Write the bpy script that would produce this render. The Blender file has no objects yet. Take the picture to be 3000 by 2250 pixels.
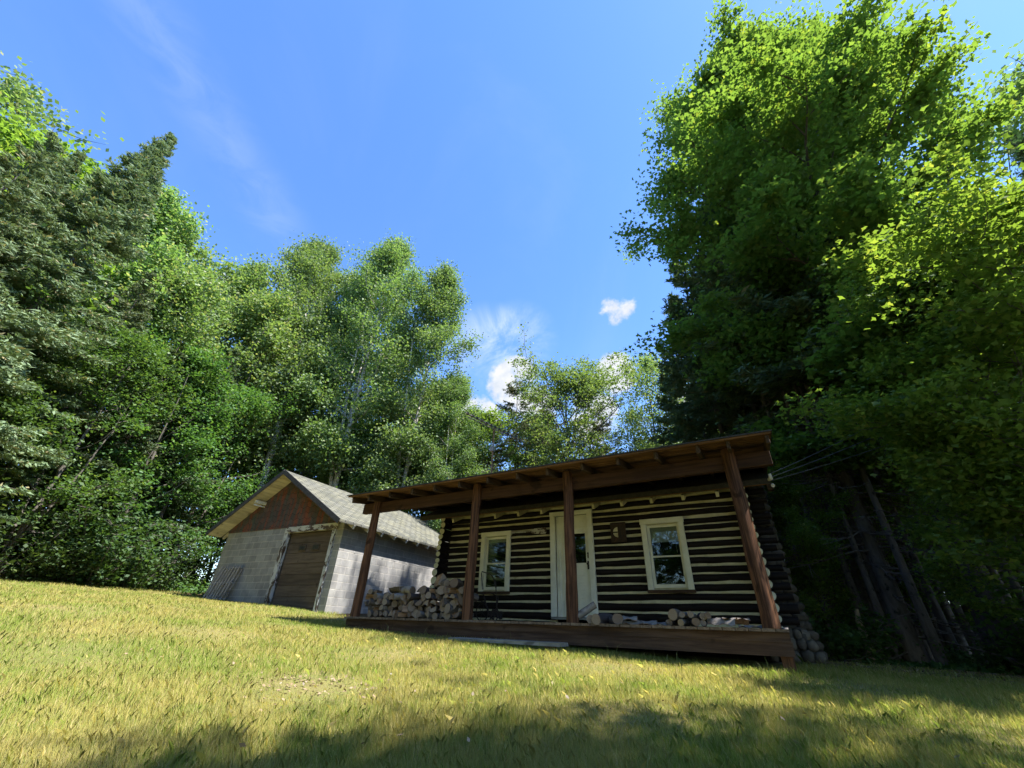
import bpy, math, random
import numpy as np
from mathutils import Vector, Matrix, Euler
R = math.radians
C = bpy.context.scene.collection
SC = bpy.context.scene
random.seed(7)

# ------------------------------------------------------------------ camera
cam_d = bpy.data.cameras.new('camera'); cam = bpy.data.objects.new('camera', cam_d); C.objects.link(cam)
cam_d.sensor_width = 36; cam_d.lens = 36 * 1200 / 3000; cam_d.clip_start = 0.05; cam_d.clip_end = 3000
right = Vector((0.87157576, 0.48918586, 0.0324482)); down = Vector((-0.22659811, 0.46065002, -0.85816948)); fwd = Vector((-0.43475164, 0.74060701, 0.51233999))
cam.matrix_world = Matrix(((right.x, -down.x, -fwd.x, 0), (right.y, -down.y, -fwd.y, 0), (right.z, -down.z, -fwd.z, 0), (0, 0, 0, 1)))
SC.camera = cam

# ------------------------------------------------------------------ light
SUN_AZ, SUN_EL = 80.5, 60.0          # azimuth clockwise from +Y
sun_d = bpy.data.lights.new('sun', 'SUN'); sun_d.energy = 3.7; sun_d.angle = R(0.53); sun_d.color = (1.0, 0.955, 0.87)
sun = bpy.data.objects.new('sun', sun_d); C.objects.link(sun)
sdir = Vector((math.cos(R(SUN_EL)) * math.sin(R(SUN_AZ)), math.cos(R(SUN_EL)) * math.cos(R(SUN_AZ)), math.sin(R(SUN_EL))))
sun.rotation_euler = sdir.to_track_quat('Z', 'Y').to_euler(); sun.location = (30, 10, 40)
SC.view_settings.view_transform = 'Standard'; SC.view_settings.look = 'None'
SC.view_settings.exposure = 1.95; SC.view_settings.gamma = 1.0
SC.cycles.max_bounces = 8; SC.cycles.diffuse_bounces = 6; SC.cycles.glossy_bounces = 3; SC.cycles.transmission_bounces = 6; SC.cycles.transparent_max_bounces = 8
SC.cycles.use_denoising = True; SC.cycles.denoising_prefilter = 'NONE'; SC.cycles.sample_clamp_indirect = 4.0
SC.cycles.caustics_reflective = False; SC.cycles.caustics_refractive = False


class NT:
    """small helper around a node tree"""
    def __init__(s, tree): s.t = tree; s.n = tree.nodes; s.l = tree.links
    def new(s, typ, **kw):
        n = s.n.new(typ)
        for k, v in kw.items(): setattr(n, k, v)
        return n
    def set(s, sock, v):
        if hasattr(v, 'links'): s.l.new(v, sock)
        elif isinstance(v, tuple) and len(v) == 3 and sock.type == 'RGBA': sock.default_value = (*v, 1)
        else: sock.default_value = v
    def math(s, op, a, b=0.0, c=0.0, clamp=False):
        n = s.new('ShaderNodeMath', operation=op, use_clamp=clamp); s.set(n.inputs[0], a); s.set(n.inputs[1], b); s.set(n.inputs[2], c); return n.outputs[0]
    def mix(s, f, a, b, blend='MIX'):
        n = s.new('ShaderNodeMix', data_type='RGBA', blend_type=blend); s.set(n.inputs[0], f); s.set(n.inputs[6], a); s.set(n.inputs[7], b); return n.outputs[2]
    def ramp(s, f, lo, hi):
        n = s.new('ShaderNodeMapRange', interpolation_type='SMOOTHSTEP'); s.set(n.inputs[0], f); n.inputs[1].default_value = lo; n.inputs[2].default_value = hi; return n.outputs[0]
    def noise(s, vec, scale=5.0, detail=4.0, rough=0.55, dist=0.0):
        n = s.new('ShaderNodeTexNoise'); s.l.new(vec, n.inputs['Vector']); n.inputs['Scale'].default_value = scale; n.inputs['Detail'].default_value = detail
        n.inputs['Roughness'].default_value = rough; n.inputs['Distortion'].default_value = dist; return n.outputs['Fac']
    def mapping(s, vec, scale=(1, 1, 1), loc=(0, 0, 0), rot=(0, 0, 0)):
        n = s.new('ShaderNodeMapping'); s.l.new(vec, n.inputs[0]); n.inputs[1].default_value = loc; n.inputs[2].default_value = rot; n.inputs[3].default_value = scale; return n.outputs[0]
    def dot(s, vec, d):
        n = s.new('ShaderNodeVectorMath', operation='DOT_PRODUCT'); s.l.new(vec, n.inputs[0]); n.inputs[1].default_value = d; return n.outputs['Value']


def azel(az, el):
    a, e = R(az), R(el); return Vector((math.cos(e) * math.sin(a), math.cos(e) * math.cos(a), math.sin(e)))

# ------------------------------------------------------------------ sky with real clouds by direction
world = bpy.data.worlds.new('World'); SC.world = world; world.use_nodes = True
W = NT(world.node_tree); W.n.clear()
sky = W.new('ShaderNodeTexSky', sky_type='NISHITA'); sky.sun_disc = False; sky.sun_elevation = R(SUN_EL); sky.sun_rotation = R(SUN_AZ)
sky.air_density = 1.0; sky.dust_density = 0.15; sky.ozone_density = 1.6; sky.altitude = 300
d = W.new('ShaderNodeTexCoord').outputs['Generated']
hs = W.new('ShaderNodeHueSaturation'); hs.inputs['Saturation'].default_value = 1.22; hs.inputs['Value'].default_value = 0.71; hs.inputs['Hue'].default_value = 0.508; W.l.new(sky.outputs[0], hs.inputs['Color'])
col = hs.outputs[0]
puff = W.noise(d, 15.0, 10.0, 0.6, 0.0); wisp = W.noise(d, 6.0, 7.0, 0.65, 0.6)
cum = None
for az, el, rad, amp in ((-30.4, 31.0, 5.4, 1.0), (-27.5, 27.5, 5.5, 1.0), (-14.0, 32.0, 4.4, 1.0), (-17.5, 25.5, 5.5, 1.0), (-36.0, 25.5, 5.5, .95), (-12.4, 39.9, 3.6, .74), (43.5, 38.5, 4.0, .95), (-84, 29, 9, .9), (-74, 31, 6, .9), (-3, 24, 8, .9), (-97, 30, 8, .9)):
    lobe = W.ramp(W.dot(d, azel(az, el)), math.cos(R(rad)), 1.0)
    v = W.math('MULTIPLY', lobe, amp)
    cum = v if cum is None else W.math('MAXIMUM', cum, v)
cumf = W.math('MULTIPLY', W.ramp(W.math('ADD', W.math('MULTIPLY', cum, 0.42), puff), 0.70, 0.90), W.ramp(cum, 0.0, 0.12))
thin = None
for az, el, rad, amp in ((-34.5, 35.5, 7, .62), (-29.5, 37.0, 6, .52)):
    v = W.math('MULTIPLY', W.ramp(W.dot(d, azel(az, el)), math.cos(R(rad)), 1.0), amp); thin = v if thin is None else W.math('ADD', thin, v)
thinf = W.math('MULTIPLY', thin, W.ramp(wisp, 0.34, 0.74))
A, B = azel(-100.0, 52.0), azel(-72.5, 43.5); nrm = A.cross(B).normalized(); midd = (A + B).normalized(); along = (B - A).normalized()
band = W.ramp(W.math('ABSOLUTE', W.dot(d, nrm)), 0.075, 0.0)
band = W.math('MULTIPLY', band, W.ramp(W.dot(d, along), 0.30, 0.17)); band = W.math('MULTIPLY', band, W.ramp(W.dot(d, midd), 0.55, 0.9))
stre = W.noise(W.mapping(d, (2.2, 2.2, 5.0)), 5.0, 6.0, 0.6, 0.8)
cir = W.math('MULTIPLY', W.math('MULTIPLY', band, W.ramp(stre, 0.2, 0.75)), 0.13)
hazy = W.math('MULTIPLY', W.ramp(W.noise(d, 2.2, 5.0, 0.6, 0.7), 0.48, 0.8), 0.05)
thinall = W.math('ADD', W.math('ADD', thinf, cir), hazy, clamp=True)
col = W.mix(thinall, col, (1.75, 1.95, 2.25))
shade = W.ramp(W.noise(d, 22.0, 6.0, 0.6), 0.3, 0.7)
col = W.mix(cumf, col, W.mix(shade, (1.30, 1.42, 1.62), (1.80, 1.82, 1.85)))
bg = W.new('ShaderNodeBackground'); W.l.new(col, bg.inputs[0]); bg.inputs[1].default_value = 0.15
out = W.new('ShaderNodeOutputWorld'); W.l.new(bg.outputs[0], out.inputs[0])

# ------------------------------------------------------------------ materials

def base_mat(name):
    m = bpy.data.materials.new(name); m.use_nodes = True; t = NT(m.node_tree); t.n.clear()
    o = t.new('ShaderNodeOutputMaterial'); p = t.new('ShaderNodeBsdfPrincipled'); t.l.new(p.outputs[0], o.inputs[0])
    return m, t, p, o


def bump(t, p, h, strength=0.4, dist=0.02):
    b = t.new('ShaderNodeBump'); t.set(b.inputs['Height'], h); b.inputs['Strength'].default_value = strength; b.inputs['Distance'].default_value = dist; t.l.new(b.outputs[0], p.inputs['Normal'])


def plain(name, c1, c2=None, scale=6.0, rough=0.8, bmp=0.0, c3=None, spec=0.3, metal=0.0, island=0.0):
    m, t, p, o = base_mat(name); co = t.new('ShaderNodeTexCoord').outputs['Object']
    n = t.noise(co, scale, 5.0, 0.6); col = t.mix(t.ramp(n, 0.3, 0.7), c1, c2 or tuple(x * 0.75 for x in c1))
    if c3: col = t.mix(t.ramp(t.noise(co, scale * 0.35, 6.0, 0.7), 0.55, 0.72), col, c3)
    if island:
        r = t.new('ShaderNodeNewGeometry').outputs['Random Per Island']
        h = t.new('ShaderNodeHueSaturation'); t.set(h.inputs['Value'], t.math('ADD', 1 - island, t.math('MULTIPLY', r, 2 * island))); t.l.new(col, h.inputs['Color']); col = h.outputs[0]
    t.set(p.inputs['Base Color'], col); p.inputs['Roughness'].default_value = rough; p.inputs['Specular IOR Level'].default_value = spec; p.inputs['Metallic'].default_value = metal
    if bmp: bump(t, p, t.noise(co, scale * 4, 6.0, 0.65), bmp)
    return m


def wood(name, c1, c2, axis='X', fine=30.0, rough=0.8, c3=None, stain=0.6, bmp=0.5, spec=0.25):
    m, t, p, o = base_mat(name); co = t.new('ShaderNodeTexCoord').outputs['Object']
    sc = {'X': (1.2, fine, fine), 'Y': (fine, 1.2, fine), 'Z': (fine, fine, 1.2)}[axis]
    g = t.noise(t.mapping(co, sc), 1.0, 6.0, 0.65, 0.35); big = t.noise(t.mapping(co, tuple(max(1.0, x / 12) for x in sc)), 1.6, 5.0, 0.6)
    rnd = t.new('ShaderNodeNewGeometry').outputs['Random Per Island']
    kn = t.noise(t.mapping(co, tuple(max(2.2, x / 7) for x in sc)), 1.3, 2.0, 0.5)
    col = t.mix(t.ramp(g, 0.36, 0.62), c1, c2); col = t.mix(t.math('MULTIPLY', t.ramp(kn, 0.64, 0.70), 0.75), col, tuple(x * 0.35 for x in c1))
    col = t.mix(t.math('MULTIPLY', t.ramp(big, 0.5, 0.75), stain), col, c3 or tuple(x * 0.45 for x in c1))
    h = t.new('ShaderNodeHueSaturation'); t.set(h.inputs['Value'], t.math('ADD', 0.82, t.math('MULTIPLY', rnd, 0.36))); t.l.new(col, h.inputs['Color'])
    t.l.new(h.outputs[0], p.inputs['Base Color']); p.inputs['Roughness'].default_value = rough; p.inputs['Specular IOR Level'].default_value = spec
    bump(t, p, g, bmp, 0.012); return m


def paint(name, c, under, amount=0.35, scale=9.0, axis='Z', rough=0.55):
    """old paint, flaking to the wood below"""
    m, t, p, o = base_mat(name); co = t.new('ShaderNodeTexCoord').outputs['Object']
    sc = {'X': (.35, 1, 1), 'Y': (1, .35, 1), 'Z': (1, 1, .35)}[axis]
    n = t.noise(t.mapping(co, sc), scale, 8.0, 0.7, 0.4); k = t.ramp(n, 0.72 - amount * 0.5, 0.76 - amount * 0.5)
    dirt = t.noise(co, 3.0, 5.0, 0.6)
    col = t.mix(t.ramp(dirt, 0.3, 0.75), c, tuple(x * 0.8 for x in c)); col = t.mix(k, col, under)
    t.l.new(col, p.inputs['Base Color']); p.inputs['Roughness'].default_value = rough; bump(t, p, k, -0.3, 0.004); return m


def brickmat(name, axes, c1, c2, mortar, bw, bh, msize=0.012, rough=0.95, off=0.5, bmp=0.6, warp=0.0):
    m, t, p, o = base_mat(name); co = t.new('ShaderNodeTexCoord').outputs['Object']
    s = t.new('ShaderNodeSeparateXYZ'); t.l.new(co, s.inputs[0]); cmb = t.new('ShaderNodeCombineXYZ')
    t.l.new(s.outputs[axes[0]], cmb.inputs[0]); t.l.new(s.outputs[axes[1]], cmb.inputs[1])
    b = t.new('ShaderNodeTexBrick'); t.l.new(cmb.outputs[0], b.inputs['Vector']); b.offset = off
    for k, v in (('Color1', c1), ('Color2', c2), ('Mortar', mortar)): b.inputs[k].default_value = (*v, 1)
    for k, v in (('Scale', 1.0), ('Mortar Size', msize), ('Mortar Smooth', 0.25), ('Bias', 0.0), ('Brick Width', bw), ('Row Height', bh)): b.inputs[k].default_value = v
    n = t.noise(co, 3.0, 6.0, 0.65); fine = t.noise(co, 60.0, 3.0, 0.7)
    col = t.mix(t.ramp(n, 0.3, 0.75), b.outputs['Color'], t.mix(1.0, b.outputs['Color'], (0.72, 0.72, 0.75), 'MULTIPLY'))
    col = t.mix(t.math('MULTIPLY', t.ramp(fine, 0.45, 0.75), 0.35), col, t.mix(1.0, col, (0.55, 0.55, 0.55), 'MULTIPLY'))
    t.l.new(col, p.inputs['Base Color']); p.inputs['Roughness'].default_value = rough; p.inputs['Specular IOR Level'].default_value = 0.15
    bump(t, p, t.math('ADD', t.math('MULTIPLY', b.outputs['Fac'], -1.0), t.math('MULTIPLY', fine, 0.35)), bmp, 0.008); return m


def leafmat(name, c1, c2, c3=None, trans=0.45, tcol=None, gloss=0.06, rough=0.45, p3=0.12, cl=0.8):
    """leaf: diffuse + translucent + a little gloss; every leaf has its own tint"""
    m = bpy.data.materials.new(name); m.use_nodes = True; t = NT(m.node_tree); t.n.clear()
    rnd = t.new('ShaderNodeNewGeometry').outputs['Random Per Island']; ob = t.new('ShaderNodeObjectInfo').outputs['Random']
    co = t.new('ShaderNodeTexCoord').outputs['Object']
    big = t.noise(co, cl, 3.0, 0.6)
    f = t.math('ADD', t.math('MULTIPLY', rnd, 0.6), t.math('MULTIPLY', t.ramp(big, 0.3, 0.7), 0.4))
    col = t.mix(f, c1, c2)
    if c3: col = t.mix(t.ramp(rnd, 1 - p3, 1 - p3 * 0.6), col, c3)
    h = t.new('ShaderNodeHueSaturation'); t.l.new(col, h.inputs['Color'])
    t.set(h.inputs['Hue'], t.math('ADD', 0.487, t.math('MULTIPLY', ob, 0.026))); t.set(h.inputs['Value'], t.math('ADD', 0.85, t.math('MULTIPLY', ob, 0.3)))
    col = h.outputs[0]
    df = t.new('ShaderNodeBsdfDiffuse'); t.l.new(col, df.inputs[0]); tr = t.new('ShaderNodeBsdfTranslucent')
    tc = t.mix(1.0, col, tcol or (1.6, 1.5, 0.5), 'MULTIPLY'); t.l.new(tc, tr.inputs[0])
    mx = t.new('ShaderNodeMixShader'); mx.inputs[0].default_value = trans; t.l.new(df.outputs[0], mx.inputs[1]); t.l.new(tr.outputs[0], mx.inputs[2])
    gl = t.new('ShaderNodeBsdfGlossy'); gl.inputs['Roughness'].default_value = rough; gl.inputs[0].default_value = (.9, .95, 1, 1)
    m2 = t.new('ShaderNodeMixShader'); m2.inputs[0].default_value = gloss; t.l.new(mx.outputs[0], m2.inputs[1]); t.l.new(gl.outputs[0], m2.inputs[2])
    o = t.new('ShaderNodeOutputMaterial'); t.l.new(m2.outputs[0], o.inputs[0]); return m


def bark(name, c1, c2, scale=(9, 9, 2.0), c3=None, bmp=0.8, thr=(0.55, 0.68)):
    m, t, p, o = base_mat(name); co = t.new('ShaderNodeTexCoord').outputs['Object']
    n = t.noise(t.mapping(co, scale), 1.0, 7.0, 0.7, 0.5); col = t.mix(t.ramp(n, 0.3, 0.7), c1, c2)
    if c3: col = t.mix(t.ramp(t.noise(t.mapping(co, (scale[0] * .4, scale[1] * .4, scale[2])), 1.7, 5.0, 0.65), *thr), col, c3)
    t.l.new(col, p.inputs['Base Color']); p.inputs['Roughness'].default_value = 0.95; p.inputs['Specular IOR Level'].default_value = 0.1
    bump(t, p, n, bmp, 0.03); return m


M = {}
M['log'] = wood('dark_stained_log', (0.0065, 0.005, 0.0055), (0.016, 0.011, 0.0105), 'X', 26, 0.7, (0.012, 0.009, 0.009), 0.5, 0.5, 0.2)
M['log_y'] = wood('dark_stained_side_log', (0.0065, 0.005, 0.0055), (0.016, 0.011, 0.0105), 'Y', 26, 0.7, (0.012, 0.009, 0.009), 0.5, 0.5, 0.2)
M['chink'] = plain('cream_chinking', (0.68, 0.63, 0.43), (0.52, 0.48, 0.32), 7, 0.85, 0.25, (0.38, 0.33, 0.20))
M['cream'] = paint('cream_paint', (0.84, 0.82, 0.67), (0.22, 0.16, 0.10), 0.08, 8)
M['white'] = paint('white_paint', (0.85, 0.85, 0.77), (0.25, 0.2, 0.15), 0.06, 8)
M['endpaint'] = paint('painted_log_end', (0.66, 0.64, 0.50), (0.28, 0.22, 0.14), 0.16, 14)
M['beam'] = wood('red_brown_beam', (0.034, 0.017, 0.011), (0.066, 0.032, 0.019), 'X', 22, 0.75, (0.03, 0.014, 0.01), 0.7)
M['post'] = wood('red_brown_post', (0.044, 0.023, 0.016), (0.150, 0.073, 0.040), 'Z', 26, 0.85, (0.028, 0.014, 0.010), 0.75, 0.9, 0.12)
M['rafter'] = wood('rafter_wood', (0.034, 0.022, 0.015), (0.075, 0.048, 0.032), 'Y', 25, 0.8)
M['soffit'] = wood('roof_board_wood', (0.10, 0.048, 0.022), (0.20, 0.105, 0.05), 'X', 16, 0.8, (0.04, 0.02, 0.012), 0.7)
M['deckwood'] = wood('deck_board_wood', (0.12, 0.085, 0.06), (0.22, 0.16, 0.11), 'Y', 20, 0.9)
M['fascia'] = wood('weathered_fascia_wood', (0.050, 0.028, 0.018), (0.100, 0.060, 0.038), 'X', 18, 0.85, (0.022, 0.014, 0.011), 0.7)
M['greywood'] = wood('grey_weathered_wood', (0.20, 0.195, 0.18), (0.34, 0.33, 0.30), 'X', 24, 0.9, (0.11, 0.105, 0.10), 0.5)
M['pallet'] = wood('pallet_wood', (0.22, 0.195, 0.18), (0.36, 0.325, 0.30), 'Z', 24, 0.9, (0.12, 0.10, 0.09), 0.5)
M['roofing'] = plain('dark_roofing', (0.035, 0.033, 0.030), (0.06, 0.055, 0.05), 20, 0.95, 0.4)
M['stone'] = plain('field_stone', (0.075, 0.065, 0.052), (0.12, 0.105, 0.085), 5, 0.95, 0.5, (0.065, 0.062, 0.052), island=0.3)
M['mortar'] = plain('grey_mortar', (0.08, 0.075, 0.066), (0.055, 0.05, 0.045), 8, 0.95, 0.4)
M['dark'] = plain('dark_interior', (0.02, 0.018, 0.016), None, 4, 0.9)
M['iron'] = plain('black_rusty_iron', (0.025, 0.022, 0.022), (0.05, 0.035, 0.03), 18, 0.6, 0.2, metal=0.3)
M['rust'] = plain('dark_rust_plate', (0.03, 0.022, 0.018), (0.06, 0.035, 0.022), 14, 0.7, 0.2, (0.11, 0.045, 0.02))
M['blackmetal'] = plain('black_metal', (0.015, 0.015, 0.015), (0.025, 0.025, 0.025), 20, 0.4)
M['alu'] = plain('weathered_aluminium', (0.42, 0.38, 0.33), (0.30, 0.26, 0.22), 16, 0.5, metal=0.5)
M['mast'] = plain('rust_stained_mast', (0.36, 0.22, 0.13), (0.24, 0.14, 0.08), 9, 0.7)
M['porcelain'] = plain('white_porcelain', (0.75, 0.75, 0.73), (0.65, 0.65, 0.63), 9, 0.35)
M['wire'] = plain('grey_cable', (0.10, 0.10, 0.105), (0.14, 0.14, 0.14), 9, 0.6)
M['block_x'] = brickmat('concrete_block_front', (0, 2), (0.36, 0.355, 0.34), (0.275, 0.27, 0.262), (0.45, 0.43, 0.39), 0.405, 0.203, 0.012)
M['block_y'] = brickmat('concrete_block_side', (1, 2), (0.37, 0.365, 0.355), (0.30, 0.295, 0.288), (0.46, 0.44, 0.405), 0.405, 0.203, 0.010)
M['peel'] = paint('peeling_white_paint', (0.52, 0.53, 0.55), (0.06, 0.038, 0.03), 0.44, 9)
M['peel_x'] = paint('peeling_lintel_paint', (0.54, 0.53, 0.49), (0.08, 0.05, 0.038), 0.42, 9, 'X')
M['garagedoor'] = wood('brown_garage_door', (0.075, 0.056, 0.043), (0.115, 0.088, 0.066), 'X', 14, 0.75, (0.05, 0.036, 0.028), 0.5, 0.3)
M['soffit_g'] = wood('cream_rake_board', (0.40, 0.36, 0.28), (0.54, 0.49, 0.38), 'Y', 10, 0.85, (0.22, 0.19, 0.14), 0.35)
M['fascia_g'] = plain('dark_rake_fascia', (0.055, 0.052, 0.055), (0.09, 0.085, 0.085), 10, 0.8)
M['sand'] = plain('pale_soil', (0.30, 0.24, 0.16), (0.22, 0.17, 0.11), 6, 0.95, 0.4)

# glass: reflects the wood across the lawn, clear to the dark room
m, t, p, o = base_mat('window_glass'); t.n.remove(p)
gl = t.new('ShaderNodeBsdfGlossy'); gl.inputs['Roughness'].default_value = 0.02; gl.inputs[0].default_value = (.9, .92, .92, 1)
tr = t.new('ShaderNodeBsdfTransparent'); tr.inputs[0].default_value = (.8, .85, .82, 1); fr = t.new('ShaderNodeFresnel'); fr.inputs[0].default_value = 1.6
co = t.new('ShaderNodeTexCoord').outputs['Object']; bp = t.new('ShaderNodeBump'); bp.inputs['Strength'].default_value = 0.08; bp.inputs['Distance'].default_value = 0.02; t.l.new(t.noise(co, 3.0, 1.0), bp.inputs['Height']); t.l.new(bp.outputs[0], gl.inputs['Normal'])
mx = t.new('ShaderNodeMixShader'); t.set(mx.inputs[0], t.math('ADD', t.math('MULTIPLY', fr.outputs[0], 0.6), 0.02, clamp=True)); t.l.new(tr.outputs[0], mx.inputs[1]); t.l.new(gl.outputs[0], mx.inputs[2]); t.l.new(mx.outputs[0], o.inputs[0]); M['glass'] = m

# garage roof shingles (courses run along Y, up the slope = uv of object x,z)
m, t, p, o = base_mat('grey_green_shingles'); co = t.new('ShaderNodeTexCoord').outputs['Object']
s = t.new('ShaderNodeSeparateXYZ'); t.l.new(co, s.inputs[0]); cm = t.new('ShaderNodeCombineXYZ'); t.l.new(s.outputs[1], cm.inputs[0]); t.l.new(t.math('MULTIPLY', s.outputs[2], 2.0), cm.inputs[1])
b = t.new('ShaderNodeTexBrick'); t.l.new(cm.outputs[0], b.inputs['Vector'])
for k, v in (('Color1', (.150, .150, .125)), ('Color2', (.085, .088, .075)), ('Mortar', (.03, .03, .028))): b.inputs[k].default_value = (*v, 1)
for k, v in (('Scale', 1.0), ('Mortar Size', .016), ('Mortar Smooth', .1), ('Brick Width', .32), ('Row Height', .16)): b.inputs[k].default_value = v
n = t.noise(co, 2.2, 6.0, .65); col = t.mix(t.ramp(n, .35, .7), b.outputs['Color'], t.mix(1.0, b.outputs['Color'], (1.25, 1.2, 1.0), 'MULTIPLY'))
patch = t.math('MULTIPLY', t.ramp(t.noise(t.mapping(co, (1, 1.6, 2), (3.3, 1.0, 0)), 2.6, 6.0, .7), .66, .72), 0.7)
col = t.mix(patch, col, (.24, .15, .10)); t.l.new(col, p.inputs['Base Color']); p.inputs['Roughness'].default_value = .95
bump(t, p, t.math('ADD', t.math('MULTIPLY', b.outputs['Fac'], -1.0), t.noise(co, 40, 3, .7)), .5, .01); M['shingle'] = m

# gable: hexagonal asphalt shingles in rust, green-grey and brown blends
m, t, p, o = base_mat('rust_brown_gable_shingles'); co = t.new('ShaderNodeTexCoord').outputs['Object']
s = t.new('ShaderNodeSeparateXYZ'); t.l.new(co, s.inputs[0])
xx = t.math('ADD', s.outputs[0], t.math('MULTIPLY', t.math('PINGPONG', s.outputs[2], .09), .55)); zz = t.math('ADD', s.outputs[2], t.math('MULTIPLY', t.math('PINGPONG', s.outputs[0], .16), .42))
cm = t.new('ShaderNodeCombineXYZ'); t.l.new(xx, cm.inputs[0]); t.l.new(zz, cm.inputs[1])
b = t.new('ShaderNodeTexBrick'); t.l.new(cm.outputs[0], b.inputs['Vector'])
for k, v in (('Color1', (1, 1, 1)), ('Color2', (.74, .74, .74)), ('Mortar', (.3, .28, .27))): b.inputs[k].default_value = (*v, 1)
for k, v in (('Scale', 1.0), ('Mortar Size', .007), ('Mortar Smooth', .2), ('Brick Width', .32), ('Row Height', .18)): b.inputs[k].default_value = v
n1 = t.noise(t.mapping(co, (1.5, 1, .35)), 2.4, 4.0, .6, .6); n2 = t.noise(t.mapping(co, (1.8, 1, .45), (4, 2, 9)), 2.0, 3.0, .5, .4)
col = t.mix(t.ramp(n1, .45, .60), (.085, .070, .062), (.20, .060, .036)); col = t.mix(t.ramp(n2, .55, .68), col, (.075, .085, .078)); col = t.mix(t.ramp(n1, .62, .74), col, (.24, .105, .048))
t.l.new(t.mix(1.0, col, b.outputs['Color'], 'MULTIPLY'), p.inputs['Base Color']); p.inputs['Roughness'].default_value = .95
bump(t, p, t.math('MULTIPLY', b.outputs['Fac'], -1.0), .5, .01); M['gable'] = m

# cut wood with rings and bark
m, t, p, o = base_mat('cut_log_end'); co = t.new('ShaderNodeTexCoord').outputs['Object']; ob = t.new('ShaderNodeObjectInfo').outputs['Random']
w = t.new('ShaderNodeTexWave', wave_type='RINGS', rings_direction='Y'); t.l.new(co, w.inputs[0]); w.inputs['Scale'].default_value = 48; w.inputs['Distortion'].default_value = 2.5
col = t.mix(w.outputs['Fac'], (.185, .145, .11), (.30, .245, .185)); col = t.mix(t.math('MULTIPLY', t.ramp(t.noise(co, 14, 5, .7), .4, .7), .8), col, (.24, .17, .115))
col = t.mix(t.ramp(ob, .45, .8), col, t.mix(1.0, col, (.62, .58, .58), 'MULTIPLY')); t.l.new(col, p.inputs['Base Color']); p.inputs['Roughness'].default_value = .9; bump(t, p, w.outputs['Fac'], .3, .005); M['cut'] = m
M['firebark'] = bark('firewood_bark', (.085, .072, .064), (.165, .145, .13), (12, 3, 12), (.07, .05, .042))
M['birchlog'] = bark('birch_log_bark', (.27, .25, .235), (.19, .175, .165), (5, 14, 5), (.10, .085, .08), .3)
M['splitwood'] = wood('split_wood_face', (.26, .155, .085), (.38, .25, .15), 'Y', 22, .9, (.15, .09, .055), .4)
M['darkbark'] = bark('dark_fire_bark', (.05, .042, .045), (.10, .085, .085), (9, 4, 9), (.025, .02, .02))

# foliage
M['maple'] = leafmat('maple_leaf', (.080, .150, .042), (.132, .200, .055), (.16, .21, .05), .57, (1.75, 1.65, .62), .015, .6, .08)
M['mapled'] = leafmat('young_maple_leaf', (0.101, 0.176, 0.049), (0.162, 0.243, 0.068), (0.216, 0.270, 0.081), .5, (1.8, 1.7, .55), .015, .6, .1)
M['birch'] = leafmat('birch_leaf', (.120, .205, .070), (.190, .275, .110), (.28, .33, .16), .44, (1.35, 1.45, .65), .022, .55, .12)
M['aspen'] = leafmat('aspen_leaf', (0.133, 0.217, 0.077), (0.224, 0.315, 0.119), (0.322, 0.340, 0.168), .46, (1.35, 1.4, .65), .022, .55, .14)
M['oak'] = leafmat('oak_leaf', (0.102, 0.168, 0.066), (0.174, 0.240, 0.096), (0.240, 0.288, 0.120), .45, (1.4, 1.45, .6), .015, .55, .1)
M['shrub'] = leafmat('shrub_leaf', (0.061, 0.128, 0.041), (0.104, 0.189, 0.055), (0.160, 0.232, 0.065), .44, (1.4, 1.45, .6), .015, .55, .1)
M['spruce'] = leafmat('spruce_needle', (0.135, 0.192, 0.108), (0.203, 0.263, 0.146), (0.284, 0.243, 0.142), .22, (1.3, 1.3, .7), .012, .6, .09)
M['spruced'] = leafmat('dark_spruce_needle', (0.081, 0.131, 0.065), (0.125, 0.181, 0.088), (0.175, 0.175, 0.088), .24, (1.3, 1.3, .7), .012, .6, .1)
M['pine'] = leafmat('pine_needle', (0.098, 0.121, 0.069), (0.155, 0.172, 0.098), (0.218, 0.161, 0.098), .22, (1.3, 1.3, .7), .012, .6, .15)
M['fern'] = leafmat('fern_frond', (.08, .17, .03), (.12, .22, .04), None, .45, (1.6, 1.6, .5), .04)
M['deadfern'] = leafmat('dead_needle', (.15, .075, .04), (.24, .13, .075), None, .2, (1, 1, .8), .02)
M['bark_maple'] = bark('maple_bark', (.075, .065, .055), (.13, .115, .10), (8, 8, 1.6), (.05, .048, .04))
M['bark_birch'] = bark('birch_bark', (.62, .58, .53), (.46, .42, .38), (2.5, 2.5, 7), (.12, .10, .09), .25, (.62, .68))
M['bark_grey'] = bark('grey_bark', (.10, .09, .078), (.17, .155, .135), (8, 8, 2), (.065, .06, .05))
M['bark_dark'] = bark('dark_conifer_bark', (.10, .087, .075), (.18, .157, .137), (9, 9, 2.2), (.03, .03, .026))

# ------------------------------------------------------------------ mesh building

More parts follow.
